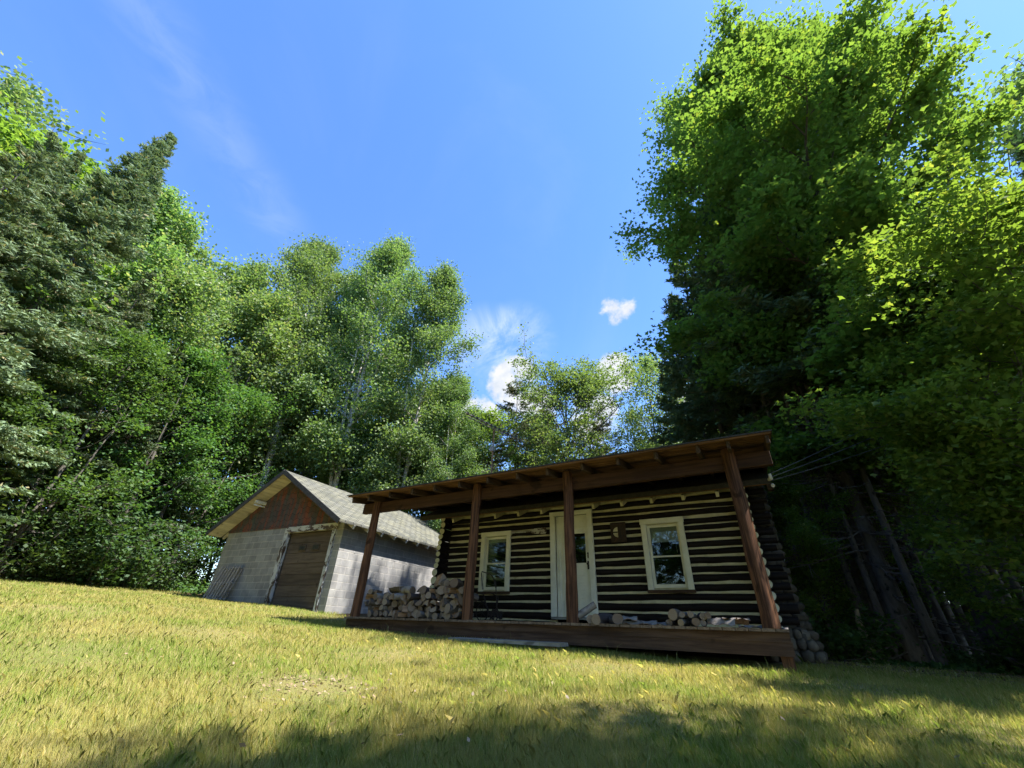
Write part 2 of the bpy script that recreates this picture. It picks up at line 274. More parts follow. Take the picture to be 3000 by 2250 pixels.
class MB:
    def __init__(s): s.v = []; s.f = []; s.m = []; s.sm = []
    def add(s, vs, fs, m=0, smooth=False):
        o = len(s.v); s.v += [tuple(v) for v in vs]; s.f += [tuple(i + o for i in f) for f in fs]; s.m += [m] * len(fs); s.sm += [smooth] * len(fs)
    def box(s, c, size, rot=None, m=0, jit=0.0):
        hx, hy, hz = (x / 2 for x in size); vs = []
        for x, y, z in ((-1, -1, -1), (1, -1, -1), (1, 1, -1), (-1, 1, -1), (-1, -1, 1), (1, -1, 1), (1, 1, 1), (-1, 1, 1)):
            v = Vector((x * hx + random.uniform(-jit, jit), y * hy + random.uniform(-jit, jit), z * hz + random.uniform(-jit, jit)))
            if rot is not None: v = rot @ v
            vs.append(v + Vector(c))
        s.add(vs, ((0, 3, 2, 1), (4, 5, 6, 7), (0, 1, 5, 4), (1, 2, 6, 5), (2, 3, 7, 6), (3, 0, 4, 7)), m)
    def bb(s, x0, x1, y0, y1, z0, z1, m=0, jit=0.0): s.box(((x0 + x1) / 2, (y0 + y1) / 2, (z0 + z1) / 2), (x1 - x0, y1 - y0, z1 - z0), None, m, jit)
    def prism(s, poly, axis, a, b, m=0):
        """poly of 2D points extruded along axis from a to b (axis Y: (x,z); axis X: (y,z); axis Z: (x,y))"""
        def P(p, t): return {'Y': (p[0], t, p[1]), 'X': (t, p[0], p[1]), 'Z': (p[0], p[1], t)}[axis]
        n = len(poly); vs = [P(p, a) for p in poly] + [P(p, b) for p in poly]
        s.add(vs, [tuple(range(n))[::-1], tuple(range(n, 2 * n))] + [(i, (i + 1) % n, n + (i + 1) % n, n + i) for i in range(n)], m)
    def tube(s, path, radii, n=8, m=0, cap=None, noise=0.0, sq=(1, 1), smooth=True, lobes=None, square=0.0, sqph=None):
        path = [Vector(p) for p in path]; k = len(path); vs = []; up = None
        if not hasattr(radii, '__len__'): radii = [radii] * k
        ph = random.uniform(0, 6.28)
        for i, p in enumerate(path):
            tg = (path[min(i + 1, k - 1)] - path[max(i - 1, 0)]).normalized()
            if up is None: up = Vector((0, 0, 1)) if abs(tg.z) < 0.9 else Vector((0, 1, 0))
            a = up - tg * up.dot(tg)
            if a.length < 1e-4: a = tg.orthogonal()
            a.normalize(); b = tg.cross(a); up = a
            for j in range(n):
                th = 2 * math.pi * j / n; r = radii[i] * (1 + random.uniform(-noise, noise))
                if lobes: r *= 1 + lobes * math.sin(2 * th + ph) + lobes * .6 * math.sin(3 * th + ph * 2)
                if square: r *= 1 - square * math.cos(4 * th + (ph if sqph is None else sqph))
                vs.append(p + a * (math.cos(th) * r * sq[0]) + b * (math.sin(th) * r * sq[1]))
        fs = [(i * n + j, i * n + (j + 1) % n, (i + 1) * n + (j + 1) % n, (i + 1) * n + j) for i in range(k - 1) for j in range(n)]
        s.add(vs, fs, m, smooth)
        cm = m if cap is None else cap
        s.add(vs[:n], [tuple(range(n))[::-1]], cm); s.add(vs[-n:], [tuple(range(n))], cm)
    def blob(s, c, size, m=0, rot=0.0, nz=0.13, seg=9, ring=6):
        """a rounded stone"""
        vs = [Vector((0, 0, -1))]
        for i in range(1, ring):
            ph = math.pi * i / ring - math.pi / 2
            for j in range(seg):
                th = 2 * math.pi * j / seg; r = 1 + random.uniform(-nz, nz); vs.append(Vector((math.cos(ph) * math.cos(th) * r, math.cos(ph) * math.sin(th) * r, math.sin(ph) * r)))
        vs.append(Vector((0, 0, 1))); q = Matrix.Rotation(rot, 3, 'Y'); pts = []
        for v in vs:
            e = Vector([math.copysign(abs(x) ** 0.8, x) for x in v]); pts.append(q @ Vector((e.x * size[0], e.y * size[1], e.z * size[2])) + Vector(c))
        fs = [(0, 1 + (j + 1) % seg, 1 + j) for j in range(seg)]
        for i in range(ring - 2): fs += [(1 + i * seg + j, 1 + i * seg + (j + 1) % seg, 1 + (i + 1) * seg + (j + 1) % seg, 1 + (i + 1) * seg + j) for j in range(seg)]
        L = len(vs) - 1; o = 1 + (ring - 2) * seg; fs += [(L, o + j, o + (j + 1) % seg) for j in range(seg)]
        s.add(pts, fs, m, True)
    def mesh(s, name, mats, off=(0, 0, 0)):
        me = bpy.data.meshes.new(name); me.from_pydata([(x - off[0], y - off[1], z - off[2]) for x, y, z in s.v], [], s.f)
        for x in (mats if isinstance(mats, (list, tuple)) else [mats]): me.materials.append(x)
        me.polygons.foreach_set('material_index', s.m); me.polygons.foreach_set('use_smooth', s.sm); me.update(); return me
    def build(s, name, mats, parent=None, local=False, bevel=0.0):
        """verts are in world space (parent unrotated) unless local"""
        off = (0, 0, 0)
        if parent is not None and not local:
            q = parent
            off = Vector((0, 0, 0))
            while q is not None: off = off + q.location; q = q.parent
        o = bpy.data.objects.new(name, s.mesh(name, mats, off)); C.objects.link(o)
        if parent is not None: o.parent = parent
        if bevel:
            b = o.modifiers.new('bevel', 'BEVEL'); b.width = bevel; b.segments = 1; b.limit_method = 'ANGLE'
        return o


def quad_mesh(name, V, mat_, k=4):
    """V: (N,k,3) array -> one mesh of N k-gons"""
    V = np.asarray(V, dtype=np.float32); N = V.shape[0]; me = bpy.data.meshes.new(name)
    me.vertices.add(N * k); me.vertices.foreach_set('co', V.reshape(-1)); me.loops.add(N * k); me.loops.foreach_set('vertex_index', np.arange(N * k, dtype=np.int32))
    me.polygons.add(N); me.polygons.foreach_set('loop_start', np.arange(0, N * k, k, dtype=np.int32)); me.update(calc_edges=True)
    me.materials.append(mat_); return me


def tag(o, label, cat, group=None, kind=None):
    if label: o['label'] = label
    if cat: o['category'] = cat
    if group: o['group'] = group
    if kind: o['kind'] = kind
    return o


def thing(name, label, cat, loc=(0, 0, 0), rz=0.0, group=None):
    o = bpy.data.objects.new(name, None); C.objects.link(o); o.location = loc; o.rotation_euler = (0, 0, rz); o.empty_display_size = 0.2
    return tag(o, label, cat, group)


def child(name, me, parent):
    o = bpy.data.objects.new(name, me); C.objects.link(o); o.parent = parent; return o


def polar(az, dist): return dist * math.sin(R(az)), dist * math.cos(R(az))

# ------------------------------------------------------------------ ground
GP = np.array([(0, 0, -.78), (.05, 6.9, -.37), (-2.6, 6.7, -.27), (-5.2, 6.7, -.19), (-7.8, 6.9, -.11), (-3.7, 9, -.24), (-3.5, 13.5, .1), (-9.3, 8.6, .02), (-10.75, 8.65, .2), (-13.6, 8.5, .37), (-16.5, 8.4, .53), (-16.5, 16, .75), (-10.8, 16, .4), (-21.5, 4.5, 1.0), (-24, 0, 1.0),
               (2.8, 10.1, -.41), (1.3, 10, -.37), (3.5, 13, -.50), (8, 12, -.72), (5, 4, -.75), (12, 2, -.9), (-4, 3.2, -.47), (-9, 3.5, .02), (-10, -2, -.2), (-5, -4, -.7), (3, -4, -1.0), (-30, 12, 1.3), (-25, 25, 1.4), (-10, 28, .8), (8, 28, -.4), (20, 16, -1.0), (25, 0, -1.2), (0, -25, -1.4), (-30, -12, .6)], dtype=float)
_c = 2.0


def _phi(r): return np.sqrt(r * r + _c * _c)


_D = np.sqrt(((GP[:, None, :2] - GP[None, :, :2]) ** 2).sum(-1)); _w = np.linalg.solve(_phi(_D) + np.eye(len(GP)) * 0.02, GP[:, 2] - GP[:, 2].mean())


def gza(x, y):
    x = np.clip(np.asarray(x, float), -40, 34); y = np.clip(np.asarray(y, float), -30, 42); r = np.sqrt((x[..., None] - GP[:, 0]) ** 2 + (y[..., None] - GP[:, 1]) ** 2)
    return _phi(r) @ _w + GP[:, 2].mean()


def gz(x, y): return float(gza(np.array([x]), np.array([y]))[0])


def lawn_mask(x, y):
    """1 on the mown lawn, 0 on the forest floor (works on arrays)"""
    x = np.asarray(x, float); y = np.asarray(y, float); wob = .5 * np.sin(x * .9 + 1) + .4 * np.sin(y * 1.3 + x * .4)
    ins = (x > -22.5 + wob - .12 * (y - 4)) & (y > -14) & (x < 13 + wob)
    edge = np.where(x < -8, 8.9 + .18 * np.clip(-16 - x, 0, 9) * -1.0 + .25 * wob, np.where(x < .2, 8.9, 10.6 + .5 * wob - .1 * (x - 2)))
    return ins & (y < edge)


def lin(a, b, n): return np.linspace(a, b, n)


xs = np.concatenate([-40 - np.geomspace(1, 900, 14)[::-1], lin(-40, -24, 17), lin(-23.5, 16, 159), lin(17, 34, 18), 34 + np.geomspace(1, 900, 14)])
ys = np.concatenate([-30 - np.geomspace(1, 900, 14)[::-1], lin(-30, -7, 18), lin(-6, 16, 89), lin(17, 42, 26), 42 + np.geomspace(1, 900, 14)])
gx, gy = np.meshgrid(xs, ys); zz = gza(gx, gy); rng = np.random.default_rng(3)
zz += .012 * np.sin(gx * 2.1 + gy) + .010 * np.sin(gy * 3.3 - gx * 1.2)
nx, ny = len(xs), len(ys); P = np.stack([gx, gy, zz], -1).reshape(-1, 3)
idx = np.arange(nx * ny).reshape(ny, nx); F = np.stack([idx[:-1, :-1], idx[:-1, 1:], idx[1:, 1:], idx[1:, :-1]], -1).reshape(-1, 4)
me = bpy.data.meshes.new('ground'); me.vertices.add(len(P)); me.vertices.foreach_set('co', P.astype(np.float32).reshape(-1)); me.loops.add(F.size); me.loops.foreach_set('vertex_index', F.astype(np.int32).reshape(-1))
me.polygons.add(len(F)); me.polygons.foreach_set('loop_start', np.arange(0, F.size, 4, dtype=np.int32)); me.polygons.foreach_set('use_smooth', np.ones(len(F), dtype=bool)); me.update(calc_edges=True)
at = me.attributes.new('lawn', 'FLOAT', 'POINT'); at.data.foreach_set('value', lawn_mask(P[:, 0], P[:, 1]).astype(np.float32))
m, t, p, o = base_mat('lawn_soil'); co = t.new('ShaderNodeTexCoord').outputs['Object']; a = t.new('ShaderNodeAttribute', attribute_name='lawn').outputs['Fac']
n1 = t.noise(co, 0.8, 5, .6); n2 = t.noise(co, 18, 5, .7); n3 = t.noise(co, 70, 3, .7)
gr = t.mix(t.ramp(n1, .4, .65), (.25, .215, .08), (.18, .195, .056)); gr = t.mix(t.ramp(n2, .45, .7), gr, (.19, .15, .075)); gr = t.mix(t.math('MULTIPLY', t.ramp(n3, .5, .7), .6), gr, (.06, .05, .022))
fo = t.mix(t.ramp(n2, .35, .65), (.050, .034, .022), (.10, .062, .038)); fo = t.mix(t.ramp(n1, .5, .65), fo, (.035, .042, .018))
t.l.new(t.mix(a, fo, gr), p.inputs['Base Color']); p.inputs['Roughness'].default_value = .95; p.inputs['Specular IOR Level'].default_value = .1; bump(t, p, t.math('ADD', n2, n3), .7, .03)
me.materials.append(m); ground = bpy.data.objects.new('ground', me); C.objects.link(ground); ground['kind'] = 'structure'

# ------------------------------------------------------------------ log cabin
WY = 9.02                       # plane of the front wall (outer log face)
CH = 9.075                      # plane of the chinking
BY = 14.2                       # back wall
XL, XR = -7.12, -0.06           # centre lines of the side walls
cab = thing('log_cabin', 'dark log cabin with cream chinking, deep post porch and cream framed windows', 'cabin', (-3.6, 9.0, gz(-3.6, 9)))
chz = [2.319, 2.194, 2.04, 1.889, 1.755, 1.593, 1.449, 1.307, 1.153, 1.002, 0.84, 0.681, 0.525, 0.346, 0.171]
zs = [0.03] + chz[::-1] + [2.477]
openings = [(-4.04, -3.12, 0.12, 2.34), (-5.92, -5.22, 0.78, 1.97), (-1.98, -1.26, 0.79, 1.97)]
fw = MB()
for i in range(len(zs) - 1):
    z0, z1 = zs[i], zs[i + 1]; zc = (z0 + z1) / 2; hh = (z1 - z0) / 2 - .0195
    segs = [(-7.36, 0.30 + random.uniform(-.03, .05))]
    for (a0, a1, b0, b1) in openings:
        if b0 - .03 < zc < b1 + .03:
            segs = [q for (s0, s1) in segs for q in ((s0, min(s1, a0)), (max(s0, a1), s1)) if q[1] - q[0] > .05]
    tilt = random.uniform(-.018, .018)
    for s0, s1 in segs:
        n = max(3, int((s1 - s0) / .22)); path = []; rad = []
        for k in range(n + 1):
            x = s0 + (s1 - s0) * k / n; path.append((x, CH + .004, zc + tilt * (x + 3.5) / 3.5 + .006 * math.sin(x * 2.3 + i * 1.7) + random.uniform(-.004, .004))); rad.append(hh * (1 + random.uniform(-.075, .075)))
        fw.tube(path, rad, 10, 0, cap=1, noise=.035, sq=(1, .058 / hh))
front = fw.build('front_wall', [M['log'], M['endpaint']], cab)
# chinking sheet round the openings
ck = MB(); gx_ = sorted({-7.02, -.12, *[v for o_ in openings for v in o_[:2]]}); gz_ = sorted({0.0, 2.60, *[v for o_ in openings for v in o_[2:]]})
for i in range(len(gx_) - 1):
    for j in range(len(gz_) - 1):
        xc, zc = (gx_[i] + gx_[i + 1]) / 2, (gz_[j] + gz_[j + 1]) / 2
        if not any(o_[0] < xc < o_[1] and o_[2] < zc < o_[3] for o_ in openings): ck.bb(gx_[i], gx_[i + 1], CH, CH + .10, gz_[j], gz_[j + 1])
ck.build('chinking', M['chink'], front)
# side walls: logs run in depth and poke out past the front corner, their ends painted
for side, xc, name in ((-1, XL, 'left_wall'), (1, XR, 'right_wall')):
    sw = MB(); ends = []
    zl = [0.12, 0.27, 0.43, 0.60, 0.775, 0.96, 1.13, 1.29, 1.41, 1.56, 1.71, 1.83, 1.97, 2.11, 2.27, 2.42]
    for i, z in enumerate(zl):
        lean = (z - 1.5) * .065 if side < 0 else (z - 1.5) * -.012; gap = ((zl[i + 1] if i + 1 < len(zl) else z + .15) - (zl[i - 1] if i else z - .15)) / 2
        r = gap * .5 * random.uniform(.92, 1.06); x0 = xc + lean + (.0 if side < 0 else .035); yf = 8.74 + random.uniform(-.025, .025)
        n = 14; path = [(x0 + (xc - x0) * min(1, k / 3), yf + (14.3 - yf) * k / n, z + random.uniform(-.004, .004)) for k in range(n + 1)]
        sw.tube(path, [r * (1 + random.uniform(-.03, .03)) for _ in path], 12, 0, noise=.03)
        ends.append((x0, yf, z, r))
    w = sw.build(name, [M['log_y']], cab)
    ck2 = MB(); ck2.bb(xc - .045, xc + .045, 9.18, 14.2, 0.0, 2.5); ck2.build('chinking', M['chink'], w)
    for (x0, yf, z, r) in ends:
        e = MB(); a_, b_ = random.uniform(.90, .99), random.uniform(.90, .99); ph = random.uniform(0, 3)
        vs = []
        for yy, rr in ((yf - .008, .93), (yf + .006, 1.0)):
            for j in range(16):
                th = 2 * math.pi * j / 16; k_ = r * rr * (1 + .05 * math.sin(2 * th + ph) + .02 * math.sin(3 * th)); vs.append((x0 + math.cos(th) * k_ * a_, yy, z + math.sin(th) * k_ * b_))
        e.add(vs, [tuple(range(16))] + [(j, j + 16, (j + 1) % 16 + 16, (j + 1) % 16) for j in range(16)], 0); e.build('log_end', M['endpaint'], w)
bw = MB(); bw.bb(XL, XR, BY, BY + .2, -.2, 2.6); bw.build('back_wall', M['log'], cab)
fl = MB(); fl.bb(XL + .06, XR - .06, 9.18, BY - .01, -.06, .06); fl.build('floor', M['dark'], cab)
# gable triangles
for xc in (XL, XR):
    g = MB(); g.prism([(9.05, 2.5), (BY, 2.5), (11.62, 3.66)], 'X', xc - .06, xc + .06); g.build('gable_wall', M['log_y'], cab)
# main roof
RY, RZ, EY, EZ = 11.62, 3.84, 8.58, 2.40
mr = MB(); th = .10
mr.prism([(EY, EZ), (RY, RZ), (2 * RY - EY, EZ), (2 * RY - EY, EZ + th), (RY, RZ + th), (EY, EZ + th)], 'X', -7.72, .46)
roof = mr.build('roof', [M['roofing']], cab)
rb = MB()
for k in range(10):
    y0 = EY + .03 + k * .155; zz0 = EZ + (y0 - EY) * (RZ - EZ) / (RY - EY); rot = Matrix.Rotation(math.atan2(RZ - EZ, RY - EY), 3, 'X'); rb.box((-3.63, y0 + .07, zz0 + .02), (8.1, .145, .02), rot)
rb.build('roof_board', M['soffit'], roof)
for xt in (-6.66, -6.03, -5.4, -4.76, -4.16, -3.55, -2.92, -2.3, -1.69, -1.08, -.46):
    tl = MB(); rot = Matrix.Rotation(math.atan2(RZ - EZ, RY - EY), 3, 'X'); tl.box((xt, 8.86, 2.425), (.055, .52, .095), rot); tl.build('rafter_tail', M['chink'], roof)
tp = MB(); tp.bb(-7.0, -.1, 9.0, 9.05, 2.50, 2.535); tp.build('wall_plate', M['chink'], cab)

# porch: deck, fascia, leg
DZ = 0.105
dk = MB(); n = 52; w_ = (0.10 + 7.79) / n
for k in range(n):
    x0 = -7.79 + k * w_; dk.bb(x0 + .004, x0 + w_ - .004, 6.80 + random.uniform(-.02, .012), 8.93, DZ - .035, DZ + random.uniform(-.003, .003))
deck = dk.build('porch_deck', M['deckwood'], cab)
fa = MB(); fa.bb(-7.78, .085, 6.85, 6.895, DZ - .145, DZ - .037); fa.build('fascia_board', M['fascia'], deck)
fa = MB(); fa.bb(-7.76, .092, 6.858, 6.903, DZ - .292, DZ - .148); fa.build('fascia_board', M['fascia'], deck)
jo = MB(); jo.bb(.03, .075, 6.91, 8.9, DZ - .28, DZ - .04); jo.bb(-7.76, -7.71, 6.91, 8.9, DZ - .28, DZ - .04)
for yy in (7.6, 8.3): jo.bb(-7.70, .02, yy, yy + .05, DZ - .2, DZ - .04)
jo.build('joist', M['fascia'], deck)
for x_ in (.0, -7.6):
    lg = MB(); lg.box((x_, 6.98, (DZ - .28 + gz(x_, 6.98) - .1) / 2), (.13, .13, abs(DZ - .28 - gz(x_, 6.98)) + .1), None, 0, .006); lg.build('leg', M['post'], deck)
# posts
for xp, lean in ((-7.60, .02), (-4.79, .02), (-2.79, .0), (-.088, .0)):
    po = MB(); k = 12; path = []; rad = []
    for i in range(k + 1):
        z = DZ + (2.52 - DZ) * i / k; path.append((xp + lean * (i / k - .5) + .005 * math.sin(i * 1.1 + xp), 6.905 + .004 * math.sin(i * .8 + 2 * xp), z)); rad.append(.098 - .012 * i / k + random.uniform(-.003, .004))
    po.tube(path, rad, 16, 0, noise=.03, lobes=.02 if xp < -1 else .008, square=.035 if xp < -1 else .085, sqph=None if xp < -1 else 2.5); po.build('porch_post', M['post'], cab)
# beam in two lengths, meeting at the third post
bmz0, bmz1 = 2.225, 2.445
be = MB()
for (a, b_, dz) in ((-8.09, -2.80, .012), (-2.79, .47, -.006)): be.box(((a + b_) / 2, 6.99, (bmz0 + bmz1) / 2 + dz), (b_ - a, .10, bmz1 - bmz0), None, 0, .006)
be.build('porch_beam', M['beam'], cab, bevel=.006)
# porch roof
SL = .155
def pz(y): return 2.475 + (y - 6.45) * SL
pr = MB(); pr.prism([(6.42, pz(6.42) + .062), (9.95, pz(9.95) + .062), (9.95, pz(9.95) + .085), (6.42, pz(6.42) + .085)], 'X', -8.13, .54)
prf = pr.build('porch_roof', M['roofing'], cab)
sb = MB(); n = 22; rot = Matrix.Rotation(math.atan(SL), 3, 'X')
for k in range(n):
    y0 = 6.435 + k * .158; sb.box((-3.79, y0 + .075, pz(y0 + .075) + .047), (8.62, .150, .024), rot, 0, .002)
sb.build('roof_board', M['soffit'], prf)
for xr in (-8.02, -7.52, -6.88, -6.23, -5.60, -4.97, -4.30, -3.64, -3.03, -2.37, -1.73, -1.11, -.48, -.05, .46):
    ra = MB(); L = 3.3; y0 = 6.50 + random.uniform(-.02, .02); ra.box((xr, y0 + L / 2, pz(y0 + L / 2) - .030), (.055, L, .125), rot, 0, .003); ra.build('rafter', M['rafter'], prf, bevel=.008)

# door
dr = MB(); dr.bb(-3.82, -3.22, 9.035, 9.075, .245, 1.26); dr.bb(-3.82, -3.22, 9.035, 9.075, 1.87, 2.235); dr.bb(-3.82, -3.72, 9.035, 9.075, 1.26, 1.87); dr.bb(-3.29, -3.22, 9.035, 9.075, 1.26, 1.87)
for z in (.42, .57, .72, .87, 1.02, 1.14, 2.0): dr.bb(-3.68, -3.32, 9.023, 9.034, z, z + .012)
door = dr.build('door', M['white'], cab, bevel=.003)
g = MB(); g.bb(-3.72, -3.29, 9.052, 9.058, 1.26, 1.87); g.build('pane', M['glass'], door)
h = MB(); h.bb(-3.262, -3.222, 9.008, 9.034, 1.13, 1.29); h.tube([(-3.242, 9.005, 1.235), (-3.242, 8.965, 1.23)], [.014, .022], 10); h.build('handle', M['blackmetal'], door)
h = MB(); h.tube([(-3.238, 9.034, 1.445), (-3.238, 9.015, 1.445)], [.022, .02], 12); h.bb(-3.25, -3.228, 9.012, 9.034, 1.35, 1.42); h.build('knocker', M['blackmetal'], door)
df = MB(); df.bb(-4.11, -3.99, 8.975, 9.03, .24, 2.275); df.bb(-3.21, -3.09, 8.975, 9.03, .24, 2.275); df.bb(-4.12, -3.08, 8.972, 9.03, 2.277, 2.37)
df.bb(-3.985, -3.825, 9.05, 9.09, .24, 2.275); df.bb(-3.93, -3.885, 9.035, 9.049, .24, 2.27); df.bb(-3.985, -3.215, 9.05, 9.12, 2.24, 2.274)
df.build('door_frame', M['white'], cab, bevel=.004)
sl = MB(); sl.bb(-4.1, -3.1, 8.955, 9.10, .195, .238); sl.build('door_sill', M['greywood'], cab)

# windows
for k, (x0, x1, z0, z1) in enumerate(((-5.985, -5.16, .72, 2.04), (-2.045, -1.205, .725, 2.045))):
    c_ = .105; f_ = MB()
    f_.bb(x0, x0 + c_, 8.975, 9.03, z0, z1 - c_); f_.bb(x1 - c_, x1, 8.975, 9.03, z0, z1 - c_); f_.bb(x0 - .012, x1 + .012, 8.970, 9.03, z1 - c_ + .002, z1)
    f_.bb(x0 + c_ - .03, x0 + c_ - .004, 9.031, 9.13, z0 + .03, z1 - c_); f_.bb(x1 - c_ + .004, x1 - c_ + .03, 9.031, 9.13, z0 + .03, z1 - c_); f_.bb(x0 + c_ - .03, x1 - c_ + .03, 9.031, 9.13, z1 - c_ + .002, z1 - c_ + .03)
    a0, a1 = x0 + c_, x1 - c_; zm = 1.325
    win = f_.build('window', M['cream'], cab, bevel=.004)
    s_ = MB(); st = .05
    for (b0, b1, yy) in ((zm - .012, z1 - c_ - .002, 9.075), (z0 + .035, zm + .014, 9.045)):
        s_.bb(a0, a0 + st, yy, yy + .028, b0, b1); s_.bb(a1 - st, a1, yy, yy + .028, b0, b1); s_.bb(a0 + st, a1 - st, yy + .001, yy + .027, b1 - (.03 if yy < 9.06 else .055), b1); s_.bb(a0 + st, a1 - st, yy + .001, yy + .027, b0, b0 + (.065 if yy < 9.06 else .03))
    s_.build('sash', M['cream'], win, bevel=.003)
    g = MB(); g.bb(a0 + st, a1 - st, 9.087, 9.091, zm + .018, z1 - c_ - .057); g.bb(a0 + st, a1 - st, 9.057, 9.061, z0 + .1, zm - .016); g.build('pane', M['glass'], win)
    sl = MB(); sl.bb(x0 - .015, x1 + .015, 8.945, 9.03, z0 - .05, z0 - .002); sl.build('sill', M['fascia'], win)
    if k == 1:
        bl = MB()
        for q in range(14): bl.box(((a0 + a1) / 2, 9.135, z1 - c_ - .02 - q * .0235), (a1 - a0 - .06, .024, .003), Matrix.Rotation(R(-50), 3, 'X'))
        bl.tube([(a1 - .12, 9.13, z1 - c_ - .3), (a1 - .115, 9.13, 1.40)], .004, 5); bl.build('blind', plain('grey_blind', (.74, .74, .66), (.66, .66, .58), 5, .7), win)
    else:
        bl = MB(); bl.bb(a0 + .02, a1 - .02, 9.14, 9.15, z1 - c_ - .12, z1 - c_ - .04); bl.build('curtain_rail', M['cream'], win)

# stone foundation and chimney on the right gable
fd = MB(); fd.bb(-.28, .34, 9.02, 9.3, -.6, .08, 1); fd.bb(.0, .34, 9.3, 12.0, -.6, .12, 1); random.seed(21)
for row, z in enumerate((-.40, -.24, -.07, .065)):
    xx = -.25 + random.uniform(0, .08)
    while xx < .26 + .055 * (3 - row):
        w_ = random.uniform(.06, .10); fd.blob((xx + w_, 9.0 - .05 * (3 - row) * .4, z + random.uniform(-.02, .02)), (w_, .085, random.uniform(.075, .095)), 0, random.uniform(-.2, .2)); xx += 2 * w_ * .93
    yy = 9.15
    while yy < 10.6:
        w_ = random.uniform(.10, .17); fd.blob((.30 + .04 * (3 - row), yy + w_, z + random.uniform(-.02, .02)), (.12, w_, random.uniform(.08, .10)), 0, random.uniform(-.2, .2)); yy += 2 * w_ * .93
fd.build('foundation', [M['stone'], M['mortar']], cab)
cm_ = MB(); ych0, ych1 = 10.35, 11.9
cpr = [(-.5, .66), (-.2, .62), (.05, .565), (.3, .52), (.6, .45), (.9, .415), (1.2, .395), (3.9, .39)]
cm_.prism([(.0, -.5)] + [(x - .05, z_) for z_, x in cpr] + [(.0, 3.9)], 'Y', ych0 + .05, ych1 - .05, 1)
z = -.4
while z < 2.9:
    xo = float(np.interp(z, [c[0] for c in cpr], [c[1] for c in cpr]))
    yy = ych0 - .03
    while yy < ych1: w_ = random.uniform(.09, .17); cm_.blob((xo - .065 + random.uniform(-.012, .012), yy + w_, z), (.065, w_, .082), 0, random.uniform(-.2, .2)); yy += 2 * w_ * .95
    xx = .05
    while xx < xo - .02: w_ = random.uniform(.08, .14); cm_.blob((min(xx + w_, xo - .09), ych0 + .04, z), (w_, .08, .082), 0, random.uniform(-.2, .2)); xx += 2 * w_ * .95
    z += .155
cm_.build('chimney', [M['stone'], M['mortar']], cab)
ins = MB(); ins.bb(.38, .47, 8.60, 8.75, 2.30, 2.40); ins.build('eave_block', M['rafter'], cab)
ins = MB(); ins.tube([(.44, 8.58, 2.47), (.47, 8.52, 2.47), (.47, 8.52, 2.55)], [.03, .035, .025], 10); ins.tube([(.47, 8.55, 2.36), (.47, 8.5, 2.33)], [.03, .03], 10); ins.build('insulator', M['porcelain'], cab)

# ------------------------------------------------------------------ block garage (built in its own axes: x along the front, y in depth)
gl_ = Vector((-16.48, 8.40, 0)); gr_ = Vector((-10.75, 8.65, 0)); GW = (gr_ - gl_).length; ga = math.atan2(gr_.y - gl_.y, gr_.x - gl_.x)
G0 = 0.18                                                       # base level
gar = thing('block_garage', 'grey concrete block garage with brown overhead door and rust shingled gable', 'garage', (gl_.x, gl_.y, G0), ga)
H = 2.60 - G0; GD = 8.2; T = .2
dx0, dx1, dzt = .552 * GW, .945 * GW, 2.36
fwm = MB(); fwm.bb(0, dx0, 0, T, -.6, H); fwm.bb(dx1, GW, 0, T, -.6, H); fwm.bb(dx0, dx1, 0, T, dzt, H); fwm.build('front_wall', M['block_x'], gar, True)
for nm, x0 in (('left_wall', 0), ('right_wall', GW - T)):
    q = MB(); q.bb(x0, x0 + T, T + .001, GD - T - .001, -.6, H); q.build(nm, M['block_y'], gar, True)
q = MB(); q.bb(0, GW, GD - T, GD, -.6, H); q.build('back_wall', M['block_x'], gar, True)
PK = 4.36 - G0; OV = .36; half = GW / 2; sl_ = (PK - (2.50 - G0)) / (half + OV)
def rz_(x): return PK - abs(x - half) * sl_
q = MB(); q.prism([(0, H + .002), (GW, H + .002), (GW, rz_(GW) - .03), (half, PK - .03), (0, rz_(0) - .03)], 'Y', -.02, .06); q.build('gable', M['gable'], gar, True)
q = MB(); q.prism([(0, H + .002), (GW, H + .002), (GW, rz_(GW) - .03), (half, PK - .03), (0, rz_(0) - .03)], 'Y', GD - .1, GD); q.build('gable', M['gable'], gar, True)
FO = .55; e0, e1 = -OV, GW + OV
q = MB(); q.prism([(e0, rz_(e0)), (half, PK), (e1, rz_(e1)), (e1, rz_(e1) + .06), (half, PK + .07), (e0, rz_(e0) + .06)], 'Y', -FO, GD + .4); groof = q.build('roof', M['shingle'], gar, True)
